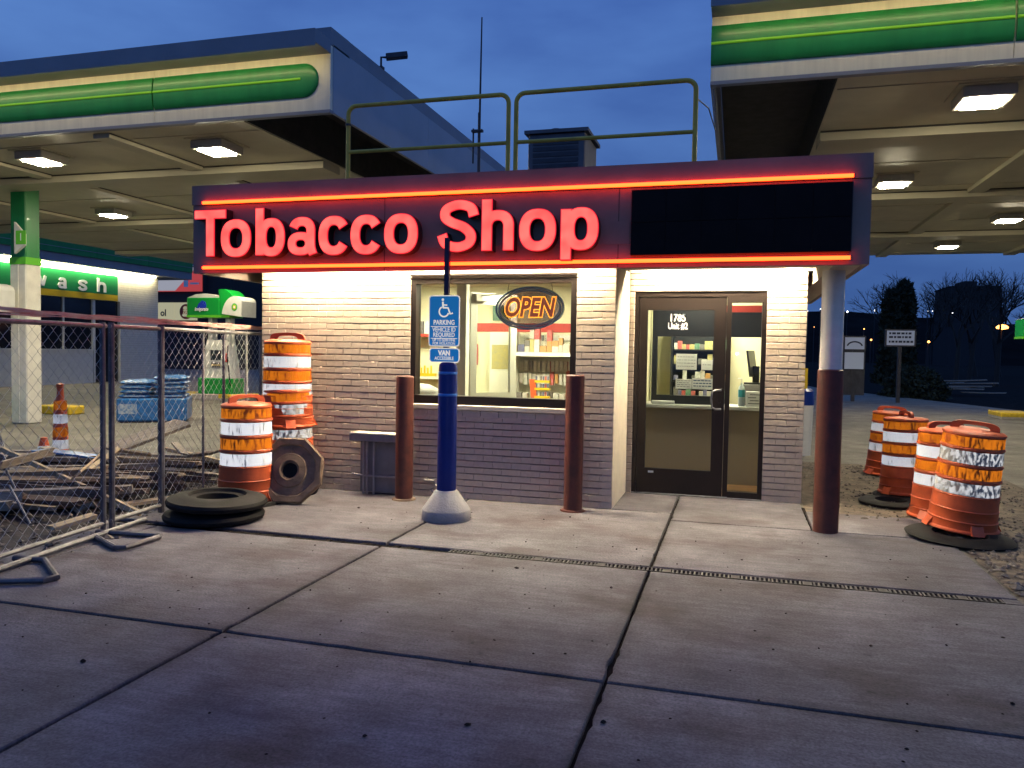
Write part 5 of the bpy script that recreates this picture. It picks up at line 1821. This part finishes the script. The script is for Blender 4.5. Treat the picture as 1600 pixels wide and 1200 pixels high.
cl, a0, a1 = canopy('left_canopy', 'filling station canopy with green band rising behind the shop on the left', -19.4, -5.13, 9.2, 25.6, 1, True)
cr, b0, b1 = canopy('right_canopy', 'filling station canopy with green band at the upper right', -0.365, 12.0, 9.25, 25.6, -1, False)
for nm, par, sx0, sx1, bx in (('l', cl, a0, a1, (-8.9, -12.1, -15.4)), ('r', cr, b0, b1, (4.05, 7.4))):
    for y in (11.45, 15.9, 20.9):
        MB().box(sx0 + 0.02, sx1 - 0.02, y, y + 0.55, 4.47, 4.599).build('cross_beam', 'canopy_beam', par)
        MB().box(sx0 + 0.02, sx1 - 0.02, y - 0.016, y - 0.001, 4.578, 4.5985).build('shadow_strip', 'deck', par)  # dark strip in the crease, put in as the cross beam's shadow line
    for x in bx:
        prev = 9.35
        for y in (11.43, 15.88, 20.88, 25.5):
            MB().box(x - 0.14, x + 0.14, prev, y - 0.02, 4.53, 4.599).build('long_beam', 'canopy_beam', par)
            MB().box(x + 0.141, x + 0.155, prev, y - 0.02, 4.582, 4.5985).build('shadow_strip', 'deck', par)  # dark strip standing in for shade along the long beam, no real gap
            prev = y + 0.57
    # board joints of the soffit
    y = 9.7
    while y < 25:
        if not any(yy - 0.1 < y < yy + 0.65 for yy in (11.45, 15.9, 20.9)):
            MB().box(sx0 + 0.03, sx1 - 0.03, y, y + 0.012, 4.590, 4.5995).build('board_joint', 'canopy_beam', par)
        y += 1.9

LG = 'canopy lamps'
for x, y, lab in ((-10.80, 10.12, 'lit square canopy lamp at the far left of the near row of the left canopy'), (-7.55, 10.16, 'lit square canopy lamp nearest the rounded end of the left canopy'), (-13.6, 14.63, 'smaller lit lamp deeper under the left canopy, right of the column'),
                  (2.62, 10.12, 'lit square canopy lamp nearest on the right canopy, high at the right edge'), (2.47, 14.55, 'lit canopy lamp just right of the sign band end'), (5.41, 18.76, 'lit canopy lamp at the right edge, third row of the right canopy'), (5.23, 22.9, 'farthest small lit lamp under the right canopy'),
                  (-10.3, 14.4, 'lit canopy lamp behind the shop sign under the left canopy'), (-13.6, 19.2, 'lit lamp deep under the left canopy above the pump')):
    t = thing('canopy_lamp', lab, 'light', (x, y, 4.6), LG)
    MB().box(x - 0.33, x + 0.33, y - 0.33, y + 0.33, 4.583, 4.5985).build('mounting_plate', 'canopy_beam', t)
    MB().bbox(x - 0.27, x + 0.27, y - 0.27, y + 0.27, 4.462, 4.582, 0.012).build('housing', 'lamp_box', t)
    MB().box(x - 0.19, x + 0.19, y - 0.19, y + 0.19, 4.444, 4.461).build('lens', 'lamp', t)

# column with number flag
t = thing('canopy_column', 'square canopy column, white below and green above, with a number flag', 'column', (-13.35, 12.1, 0))
MB().bbox(-13.62, -13.22, 12.0, 12.35, -0.02, 3.08, 0.02).box(-13.44, -13.40, 11.988, 12.001, 0.0, 3.07).build('shaft', 'white_paint', t)
MB().bbox(-13.61, -13.23, 12.01, 12.34, 3.08, 4.598, 0.02).build('green_shaft', 'green_panel', t)
MB().box(-13.622, -13.218, 11.996, 12.352, 3.08, 3.22).build('lime_band', 'pump_lime', t)
f_ = MB().prism([(-13.22, 11.75, 3.25), (-13.22, 11.75, 3.85), (-12.98, 11.75, 3.62), (-12.98, 11.75, 3.40)], (0, 0.05, 0)).box(-13.24, -13.1, 11.80, 11.87, 3.45, 3.55).build('number_flag', 'pump_white', t)
MB().box(-13.17, -12.93, 11.742, 11.749, 3.42, 3.68).build('flag_field', 'pump_lime', f_)
text('1', 0.2, 'sign_white', f_, (-13.05, 11.738, 3.55))
# floodlight on the canopy edge
t = thing('flood_light', 'small black floodlight on an arm at the edge of the left canopy roof', 'floodlight', (-5.15, 10.75, 5.69))
MB().box(-5.20, -5.12, 10.70, 10.78, 5.686, 5.72).tube([(-5.16, 10.74, 5.70), (-5.16, 10.74, 5.86), (-5.10, 10.79, 5.87)], 0.018, 6).build('arm', 'dark_metal', t)
MB().bbox(-0.15, 0.17, -0.06, 0.06, -0.04, 0.04, 0.008).xform(Matrix.Translation((-4.97, 10.85, 5.90)) @ Matrix.Rotation(R(25), 4, 'Z') @ Matrix.Rotation(R(-10), 4, 'Y')).build('head', 'dark_metal', t)

# ---------------------------------------------------------------- car wash building on the left
t = thing('car_wash', 'white car wash building with green sign band reading wash, far left', 'building', (-25.2, 22, 0))
X0 = -25.15
W0 = 14.0
MB().box(X0 - 8, X0, 27.40, 29.66, -0.02, 4.55).box(X0 - 8, X0, W0, 27.40, 3.38, 4.55).box(X0 - 8, X0 - 0.3, W0, 27.40, -0.02, 3.379).build('wall', 'wash_white', t)
cs = MB()
for i in range(46):
    cs.box(X0 - 0.002, X0 + 0.004, 27.42, 29.64, 0.06 + i * 0.098, 0.066 + i * 0.098)
cs.build('course_lines', 'mortar', t)
for i in range(4):
    ya = 26.0 - (i + 1) * 3.0
    p_ = MB().box(X0 - 0.15, X0 - 0.03, ya + 0.03, ya + 2.97, -0.02, 1.30).build('dado_panel', 'wash_white', t)
    MB().box(X0 - 0.15, X0 + 0.02, ya, ya + 3.0, 1.301, 1.36).build('window_sill', 'wash_white', t)
    w_ = MB().box(X0 - 0.12, X0 - 0.02, ya, ya + 0.06, 1.361, 3.379).box(X0 - 0.12, X0 - 0.02, ya + 1.5, ya + 1.55, 1.361, 3.379).box(X0 - 0.12, X0 - 0.02, ya + 2.94, ya + 3.0, 1.361, 3.379).build('window', 'wash_white', t)
    MB().box(X0 - 0.10, X0 - 0.09, ya + 0.06, ya + 1.5, 1.361, 3.379).build('pane', 'dark_glass', w_)
    MB().box(X0 - 0.10, X0 - 0.09, ya + 1.55, ya + 2.94, 1.361, 3.379).build('pane', 'dark_glass', w_)
dd = MB().box(X0 - 0.2, X0 - 0.12, 26.02, 27.38, 0.0, 3.37).build('doorway', 'dark_glass', t)
MB().box(X0 - 0.12, X0 - 0.02, 26.001, 26.08, 0.0, 3.379).build('door_post', 'wash_white', dd)
sb = MB().box(X0 + 0.001, X0 + 0.06, W0, 27.21, 3.63, 4.43).build('sign_band', 'wash_green', t)
MB().box(X0 + 0.001, X0 + 0.065, W0, 27.21, 3.385, 3.629).build('yellow_band', 'wash_yellow', t)
for ch, ya, yb in (('w', 23.02, 23.649), ('a', 24.171, 24.575), ('s', 25.145, 25.557), ('h', 26.08, 26.551)):
    L = glyph(ch, yb - ya, 0.56, 0.40, 0.12, 0.10)
    fr, sd = strokes_mesh(L, 0.0, 0.03)
    for mb in (fr, sd):
        mb.v = [(X0 + 0.095 - y, ya + x, z + 3.70) for x, y, z in mb.v]
    mb = MB()
    mb.add(fr.v, fr.f)
    mb.add(sd.v, sd.f)
    mb.build('letter', 'sign_white', sb)
f_ = MB().box(X0 - 8, X0 + 0.75, W0, 31.0, 4.62, 4.95).build('fascia_base', 'cap_metal', t)
for i in range(6):
    ya = W0 + i * 2.833
    MB().box(X0 + 0.70, X0 + 0.80, ya + 0.006, ya + 2.827, 4.951, 5.42).build('green_panel', 'green_panel', t)
    MB().box(X0 + 0.801, X0 + 0.815, ya + 0.006, ya + 2.827, 5.16, 5.18).build('trim_line', 'cap_metal', t)
MB().box(X0 - 8, X0 + 0.82, W0, 31.0, 5.421, 5.85).build('cap', 'side_metal', t)
MB().box(X0 - 8, X0 + 0.70, W0, 30.95, 4.951, 5.42).build('fascia_core', 'deck', t)
MB().box(X0 + 0.10, X0 + 0.20, W0 + 0.2, 29.3, 4.56, 4.615).build('tube_light', 'wash_strip', t)


# ---------------------------------------------------------------- fuel pumps
def sun_logo(par, loc, r, rotz):
    """sunburst emblem in rings of petals"""
    for k, (rr, n, m, off) in enumerate(((1.0, 18, 'pump_green', 0.0), (0.78, 18, 'pump_lime', 10), (0.52, 18, 'wash_yellow', 0), (0.26, 18, 'sign_white', 10))):
        pts = []
        for i in range(n * 2):
            a = R(off) + PI * i / n
            q = r * rr * (1.0 if i % 2 == 0 else 0.80)
            pts.append((q * math.cos(a), 0.0, q * math.sin(a)))
        MB().prism(pts, (0, 0.0015, 0)).xform(Matrix.Translation(Vector(loc)) @ Matrix.Rotation(rotz, 4, 'Z') @ Matrix.Translation((0, -0.002 * (k + 1), 0))).build('emblem', m, par)


def make_pump():
    t = thing('fuel_pump', 'pump', 'fuel pump')
    # island body: curved skirt, screens, high topper on two legs; front faces -y, side faces +x
    b = MB()
    prof = [(0.62, 0.16), (0.60, 0.55), (0.52, 1.0), (0.42, 1.45), (0.36, 1.75)]
    for i in range(len(prof) - 1):
        (w0, z0), (w1, z1) = prof[i], prof[i + 1]
        vs = [(-w0, -0.28, z0), (w0, -0.28, z0), (w0, 0.28, z0), (-w0, 0.28, z0), (-w1, -0.26, z1), (w1, -0.26, z1), (w1, 0.26, z1), (-w1, 0.26, z1)]
        b.add(vs, [(0, 1, 5, 4), (1, 2, 6, 5), (2, 3, 7, 6), (3, 0, 4, 7)] + ([(4, 5, 6, 7)] if i == len(prof) - 2 else []))
    body = b.build('cabinet', 'pump_white', t)
    MB().bbox(-0.70, 0.70, -0.33, 0.33, 0.15, 0.62, 0.03).build('green_plinth', 'pump_green', t)
    MB().box(-0.20, 0.22, -0.292, -0.282, 1.15, 1.45).build('price_screen', 'pump_screen', body)
    MB().box(-0.18, 0.20, -0.300, -0.290, 0.92, 1.10).build('keypad', 'conduit', body)
    for i in range(5):
        for j in range(3):
            MB().box(-0.15 + i * 0.07, -0.10 + i * 0.07, -0.303, -0.3005, 0.94 + j * 0.05, 0.975 + j * 0.05).build('grade_button', 'wash_yellow' if j == 1 else 'pump_screen', body)
    for x in (-0.34, 0.36):
        MB().box(x - 0.085, x + 0.085, -0.13, 0.13, 1.70, 2.42).build('upright', 'pump_white', t)
    hs = MB()
    pts = [(0.50, -0.30, 1.25)]
    for k in range(1, 12):
        a = k / 11
        pts.append((0.52 + 0.12 * math.sin(a * PI), -0.36, 1.25 - 0.85 * math.sin(a * PI) * (1 if a < 1 else 1)))
    pts.append((0.5, -0.30, 1.60))
    hs.tube(pts, 0.018, 6).build('hose', 'rubber', t, smooth=True)
    MB().bbox(0.40, 0.47, -0.36, -0.28, 1.10, 1.36, 0.01).build('nozzle', 'red_band', t)
    # topper: box with a curved green sail
    tp = MB().bbox(-1.10, 0.20, -0.36, 0.36, 2.42, 2.98, 0.02).build('topper', 'pump_green', t)
    arc = [(-1.10, 2.98), (-0.75, 3.08), (-0.35, 3.10), (0.0, 3.05), (0.2, 2.981)]
    MB().prism([(x, -0.34, z + 0.002) for x, z in arc], (0, 0.68, 0)).build('topper_crest', 'pump_white', tp)
    MB().box(-1.104, 0.60, -0.366, 0.366, 2.40, 2.47).build('topper_lime', 'pump_lime', tp)
    sail = [(0.20, 2.47), (0.20, 2.98)]
    for k in range(0, 9):
        a = R(105 - k * 12)
        sail.append((0.30 + 0.62 * math.cos(a) * 0.9, 2.55 + 0.68 * math.sin(a)))
    sail.append((0.92, 2.47))
    MB().prism([(x, -0.35, z) for x, z in sail[::-1]], (0, 0.70, 0)).build('sail', 'pump_green', t)
    wing = []
    for k in range(0, 11):
        a = R(172 - k * 11)
        wing.append((0.83 + 0.50 * math.cos(a), 2.42 + 0.60 * math.sin(a)))
    wing += [(1.10, 2.42 + 0.45), (1.10, 2.42)]
    sp = MB().prism([(x, -0.40, z) for x, z in wing[::-1]], (0, 0.80, 0)).build('wing_panel', 'pump_white', t)
    sun_logo(sp, (0.83, -0.404, 2.70), 0.125, 0)
    lg = MB().prism([(-0.72, -0.372, 2.62), (-0.42, -0.372, 2.60), (-0.30, -0.372, 2.72), (-0.34, -0.372, 2.86), (-0.48, -0.372, 2.90), (-0.62, -0.372, 2.80)], (0, 0.008, 0)).build('swoosh', 'ink_swoosh', tp)
    MB().lathe([(0.0, -0.004), (0.05, -0.003), (0.05, 0.0)], n=12).xform(Matrix.Translation((-0.38, -0.374, 2.82)) @ Matrix.Rotation(R(90), 4, 'X')).build('swoosh_dot', 'sign_white', lg)
    text('invigorate', 0.15, 'sign_white', tp, (-0.50, -0.376, 2.64), bold=0.004, shear=0.2, sx=0.9)
    return t


M['ink_swoosh'] = mat('blue_swoosh', (0.01, 0.03, 0.45), 0.4)
pump = make_pump()
pump.location = (-14.72, 20.0, 0)
pump.scale = (0.86, 0.9, 1.0)
tag(pump, 'green and white fuel pump with a sunburst emblem behind the fence', 'fuel pump', 'fuel pumps')
p2_ = copy_tree(pump)
p2_.location = (8.32, 23.9, -0.05)
p2_.scale = (0.96, 0.96, 0.90)
tag(p2_, 'green and white fuel pump cut off at the right edge', 'fuel pump', 'fuel pumps')
p3_ = copy_tree(pump)
p3_.location = (-14.3, 11.45, -0.1)
p3_.scale = (0.92, 0.92, 0.92)
tag(p3_, 'white fuel pump just peeking in at the left edge by the column', 'fuel pump', 'fuel pumps')


def island(x0, x1, y0, y1, lab, yellow_ends=True):
    t = thing('pump_island', lab, 'kerb', ((x0 + x1) / 2, y0, 0), 'raised pump islands')
    MB().bbox(x0, x1, y0, y1, -0.03, 0.15, 0.02).build('slab', 'kerb', t)
    e = 0.8
    for a, b_ in ((x0 - 0.004, x0 + e), (x1 - e, x1 + 0.004)):
        MB().bbox(a, b_, y0 - 0.004, y1 + 0.004, 0.03, 0.158, 0.02).build('yellow_end', 'kerb_yellow', t)
    return t


island(-16.2, -13.7, 19.55, 20.6, 'pump island with yellow end under the pump behind the fence')
island(6.75, 10.2, 23.3, 24.4, 'pump island with yellow end at the right edge')
o = MB().bbox(-15.05, -14.15, 13.9, 14.35, -0.02, 0.17, 0.02).build('yellow_kerb', 'kerb_yellow', origin=(-14.6, 14.1, 0))
tag(o, 'short yellow kerb block between the column and the tall banded cone', 'kerb')
o = MB().tube([(-13.9, 11.2, 2.1), (-13.72, 11.25, 1.6), (-13.60, 11.3, 0.9), (-13.66, 11.3, 0.35), (-13.78, 11.3, 0.12), (-14.0, 11.4, 0.2)], 0.022, 8).build('loose_hose', 'rubber', origin=(-13.7, 11.3, 0.1), smooth=True)
tag(o, 'black pump hose hanging in a loop at the left edge', 'hose')

# ---------------------------------------------------------------- behind the car wash: lit shop signs
t = thing('neighbour_store', 'dark store front with lit red and cream signs behind the car wash', 'building', (-36, 45, 0))
MB().box(-44, -34.66, 45.2, 52, -0.1, 7.6).build('wall', 'far_dark', t)
MB().box(-34.65, -32.6, 45.6, 52, -0.1, 6.4).build('side_block', 'far_dark', t)
s_ = MB().box(-38.6, -34.7, 45.05, 45.15, 5.25, 6.88).build('red_sign', 'bill_red', t)
MB().prism([(-38.6, 45.04, 5.3), (-36.8, 45.04, 5.3), (-35.1, 45.04, 6.88), (-36.6, 45.04, 6.88), (-37.2, 45.04, 6.3), (-38.6, 45.04, 6.3)], (0, 0.005, 0)).build('white_flash', 'bill_white', s_)
MB().box(-36.1, -35.75, 45.03, 45.039, 5.55, 6.0).box(-35.6, -34.9, 45.03, 45.039, 5.72, 5.84).build('sign_mark', 'sign_white', s_)
c_ = MB().box(-37.4, -34.66, 45.05, 45.16, 6.89, 7.36).build('coffee_sign', 'navy', t)
text('COFFEE', 0.42, 'sign_lit', c_, (-36.0, 45.03, 7.11), bold=0.01)
s2 = MB().box(-39, -36.9, 45.05, 45.15, 3.3, 4.5).box(-36.85, -35.1, 45.06, 45.15, 3.3, 4.5).build('cream_sign', 'bill_cream', t)
text('ol', 0.62, 'ink', s2, (-37.75, 45.03, 3.78), bold=0.02)
MB().lathe([(0.0, -0.01), (0.52, -0.008), (0.52, 0.0)], n=24).xform(Matrix.Translation((-35.93, 45.05, 3.88)) @ Matrix.Rotation(R(90), 4, 'X')).build('round_mark', 'red_band', s2)
text('481\n732\n4861', 0.30, 'bill_cream', s2, (-35.93, 45.03, 3.88), bold=0.012, line=0.8)

# ---------------------------------------------------------------- far right: signs, trees, hill, lights
def far_sign(x, y, z0, z1, w, lab, arch=False):
    t = thing('road_sign', lab, 'sign', (x, y, -0.1))
    MB().box(x - 0.06, x + 0.06, y + 0.05, y + 0.17, -0.16, z1).build('pole', 'dark_metal', t)
    MB().box(x - w / 2 - 0.05, x + w / 2 + 0.05, y, y + 0.12, z0 - 0.05, z1 + 0.05).build('cabinet', 'dark_metal', t)
    f = MB().box(x - w / 2, x + w / 2, y - 0.01, y - 0.001, z0, z1).build('face', 'sign_lit', t)
    return t, f


t, f = far_sign(5.50, 30, 1.99, 2.50, 0.88, 'white changeable letter board in the dark beyond the lot')
for i, z in enumerate((2.37, 2.24, 2.08)):
    x = 5.13
    while x < 5.83:
        w = rnd.uniform(0.05, 0.13)
        MB().box(x, x + w, 29.986, 29.989, z, z + 0.07).build('print_line', 'ink', f)
        x += w + 0.03
t, f = far_sign(4.03, 30, 1.83, 2.25, 0.64, 'two panel sign with an arched mark left of the letter board')
n_ = []
arch_ = band(4.03, 1.92, 0.27, 0.20, 0.05, 0.05, 10, 170, 16, 2)
k = len(arch_)
MB().add([(p[0][0], 29.985, p[0][1]) for p in arch_] + [(p[1][0], 29.985, p[1][1]) for p in arch_], [(i, i + 1, k + i + 1, k + i) for i in range(k - 1)]).build('arch_mark', 'ink', f)
MB().box(3.72, 4.34, 29.98, 30.1, 1.13, 1.72).build('lower_panel', 'sign_lit', t)
MB().box(3.66, 4.40, 30.101, 30.16, 0.2, 1.79).build('lower_cabinet', 'dark_metal', t)


def leafy(b, c, rx, rz, n, s, shape):
    for _ in range(n):
        u = rnd.random()
        a = rnd.uniform(0, 2 * PI)
        h = rnd.random()
        r = shape(h) * math.sqrt(rnd.uniform(0.35, 1.0)) * rx * (1 + 0.12 * math.sin(5 * a + 9 * h))
        p = Vector((c[0] + r * math.cos(a), c[1] + r * math.sin(a), c[2] + h * rz))
        d1 = Vector((rnd.gauss(0, 1), rnd.gauss(0, 1), rnd.gauss(0.6, 1))).normalized() * s * rnd.uniform(0.6, 1.4)
        d2 = Vector((rnd.gauss(0, 1), rnd.gauss(0, 1), rnd.gauss(0, 1))).normalized() * s * 0.5
        b.add([p - d2, p + d2, p + d1], [(0, 1, 2)])


t = thing('evergreen_tree', 'dark twin topped evergreen tree against the dusk sky', 'tree', (7.3, 40, -0.1))
MB().tube([(7.25, 40, -0.16), (7.25, 40, 3.0)], [0.18, 0.1], 7).build('trunk', 'bark', t)
b = MB()
leafy(b, (7.42, 40, 0.9), 0.55, 4.15, 5200, 0.22, lambda h: (1 - max(0.0, (h - 0.72) / 0.28) ** 2) ** 0.5 * (0.8 + 0.2 * (1 - h)))
leafy(b, (6.95, 40, 0.9), 0.45, 3.75, 3400, 0.22, lambda h: (1 - max(0.0, (h - 0.75) / 0.25) ** 2) ** 0.5)
leafy(b, (7.2, 40, 0.4), 1.0, 2.0, 3000, 0.25, lambda h: (1 - h) ** 0.5)
b.build('crown', 'evergreen', t)
t = thing('dark_shrub', 'broad dark shrub below the letter board', 'shrub', (7.0, 35, -0.1))
MB().tube([(7.0, 35, -0.16), (7.0, 35, 0.5)], 0.06, 6).build('stem', 'bark', t)
b = MB()
leafy(b, (7.0, 35, -0.1), 1.25, 1.25, 3800, 0.16, lambda h: (1 - h * h) ** 0.5)
b.build('foliage', 'evergreen', t)


def bare_tree(x, y, h, seed, lab, group):
    r0 = random.Random(seed)
    t = thing('bare_tree', lab, 'tree', (x, y, -0.16), group)
    MB().tube([(x, y, -0.2), (x + r0.gauss(0, 0.05) * h, y, h * 0.35)], [h * 0.022, h * 0.015], 6).build('trunk', 'bark', t)
    b = MB()

    def grow(p, d_, L, rad, lvl):
        q = p + d_ * L
        b.tube([p, p + d_ * L * 0.5 + Vector((r0.gauss(0, 1), r0.gauss(0, 1), 0)) * L * 0.05, q], [rad, rad * 0.8, rad * 0.6], 3, caps=False)
        if lvl == 0:
            return
        for _ in range(3 if lvl > 1 else 4):
            nd = (d_ + Vector((r0.gauss(0, 0.5), r0.gauss(0, 0.5), r0.gauss(0.12, 0.25)))).normalized()
            grow(p + d_ * L * r0.uniform(0.55, 1.0), nd, L * r0.uniform(0.58, 0.78), rad * 0.6, lvl - 1)
    for _ in range(4):
        grow(Vector((x, y, h * 0.3)), Vector((r0.gauss(0, 0.45), r0.gauss(0, 0.45), 1)).normalized(), h * 0.27, h * 0.011, 4)
    b.build('crown', 'bark', t)
    return t


ORD = ('first', 'second', 'third', 'fourth', 'fifth', 'sixth', 'seventh', 'eighth', 'ninth', 'tenth', 'eleventh', 'twelfth')
BT = 'bare trees on the dark skyline'
k = 0
for i in range(11):
    x = 13.5 + i * 2.9 + rnd.gauss(0, 0.6)
    y = 78 + rnd.uniform(-6, 10)
    bare_tree(x, y, rnd.uniform(8.2, 10.8) + (i > 6) * 1.2, 30 + i, '%s leafless tree from the left in the row along the right skyline' % ORD[i], BT)
bare_tree(12.6, 52, 7.6, 77, 'taller leafless tree in front of the dark apartment block', None)
bare_tree(15.6, 55, 8.2, 78, 'leafless tree at the right edge with a wide spread crown', None)
for i in range(3):
    bare_tree(-44 + i * 4.2, 66 + i * 2, 7 + i * 0.4, 60 + i, ('left', 'middle', 'right')[i] + ' leafless tree seen in the gap left of the shop wall', 'bare trees in the gap left of the shop')

t = thing('apartment_block', 'dark apartment block silhouette above the trees at the right', 'building', (51, 200, -0.2))
MB().box(46.6, 57.0, 200, 214, -0.3, 17.9).build('walls', 'far_dark', t)
MB().box(49.4, 52.3, 201, 208, 17.9, 19.3).build('stair_tower', 'far_dark', t)
MB().box(46.4, 57.2, 199.8, 214.2, 17.9, 18.15).build('roof_edge', 'far_dark', t)
hill = MB()
N = 90
vs = []
for i in range(N + 1):
    x = -420 + i * 10.5
    hgt = 19 + 6 * mnoise.noise(Vector((x * 0.011, 0.3, 0))) + 2.5 * mnoise.noise(Vector((x * 0.04, 2.3, 0)))
    vs += [(x, 250, -0.3), (x, 330, hgt * 0.85), (x, 390, hgt), (x, 520, -0.3)]
fs = []
for i in range(N):
    for j in range(3):
        fs.append((i * 4 + j, (i + 1) * 4 + j, (i + 1) * 4 + j + 1, i * 4 + j + 1))
tag(hill.add(vs, fs).build('hills', 'hill', origin=(0, 250, 0), smooth=True), kind='structure')
# street lamps far out: a mast with a lit head each
FAR = [(1262, 486, 120, 'w', 0.10), (1282, 483, 120, 'w', 0.14), (1272, 511, 110, 'o', 0.10), (1259, 535, 100, 'w', 0.07), (1324, 487, 140, 'w', 0.28), (1367, 485, 140, 'w', 0.26), (1350, 514, 100, 'o', 0.14), (1316, 521, 90, 'o', 0.13), (1361, 531, 80, 'o', 0.17), (1451, 534, 70, 'o', 0.20), (1450, 486, 160, 'w', 0.16), (1457, 486, 160, 'w', 0.16), (1488, 489, 150, 'w', 0.24), (1508, 509, 120, 'w', 0.12), (1470, 490, 170, 'w', 0.09), (1566, 511, 58, 'o', 0.34), (1404, 494, 150, 'w', 0.10), (1536, 500, 140, 'o', 0.14), (1427, 505, 120, 'o', 0.10), (1305, 495, 140, 'o', 0.12), (402, 447, 120, 'w', 0.22), (403, 482, 110, 'w', 0.14)]
CW, CO = [0], [0]
RM = cam.matrix_world.to_3x3()
FCAM = 1222.0
for u, v, Y, k, s in FAR:
    dv = RM @ Vector(((u - 800) / FCAM, -(v - 600) / FCAM, -1))
    p = cam.matrix_world.translation + dv * (Y / dv.y)
    lab = ('distant white street lamp on the dark hillside', 'distant white lamps') if k == 'w' else ('distant orange street lamp in the dark beyond the lot', 'distant orange lamps')
    if k == 'w':
        lab = ('%s distant white street lamp from the left on the dark hillside' % ORD[sorted(q[0] for q in FAR if q[3] == 'w' and q[0] > 800).index(u)] if u > 800 else '', 'distant white lamps')
    else:
        lab = ('%s distant orange street lamp from the left beyond the lot' % ORD[sorted(q[0] for q in FAR if q[3] == 'o').index(u)], 'distant orange lamps')
    if u == 1566:
        lab = ('bright orange lamp near the right edge in the dark', None)
    if u < 800:
        lab = ('%s of two distant white lamps in the gap left of the shop wall' % ('upper' if v < 460 else 'lower'), 'white lamps in the left gap')
    t = thing('street_lamp', lab[0], 'street lamp', (p.x, p.y + 0.2, -0.2), lab[1])
    MB().tube([(p.x, p.y + 0.25, -0.3), (p.x, p.y + 0.25, p.z + s * 0.6)], 0.07, 5).build('mast', 'far_dark', t)
    ext = 2.2 if u == 1566 else 1.0
    MB().lathe([(0.0, -s * 0.5), (s * 0.45, -s * 0.3), (s * 0.5, 0.0), (s * 0.3, s * 0.35), (0.0, s * 0.5)], (0, 0, 0), 10).xform(Matrix.Translation((p.x, p.y, p.z)) @ Matrix.Diagonal((ext, 1, 1, 1))).build('lamp_head', 'far_white' if k == 'w' else 'far_orange', t, smooth=True)
for i in range(9):
    x = 9.6 + rnd.uniform(-1.2, 1.2)
    y = 41 + rnd.uniform(-1, 1)
    a = rnd.uniform(-0.5, 0.5)
    plank((x, y, 0.03 + 0.06 * i), (x + 1.8 * math.cos(a), y + 1.8 * math.sin(a), 0.05 + 0.07 * i), 0.14, 0.04, 'wood_grey', 'plank in the heap of boards on the dark ground beyond the right lot', 0.1, 'far heap of boards')
# little things by the shop's right corner
t = thing('squeegee_bucket', 'blue and yellow windscreen wash bin behind the right corner of the shop', 'bin', (1.05, 13.2, 0))
MB().lathe([(0.13, 0.0), (0.15, 0.75), (0.16, 0.8)], (1.05, 13.2, -0.02), 16, capb=True).build('bin', 'pump_white', t, smooth=True)
MB().lathe([(0.162, 0.80), (0.15, 1.02), (0.10, 1.06)], (1.05, 13.2, -0.02), 16, capt=True).build('blue_top', 'blue', t, smooth=True)
MB().box(1.0, 1.10, 13.18, 13.22, 1.03, 1.36).build('yellow_tag', 'wash_yellow', t)
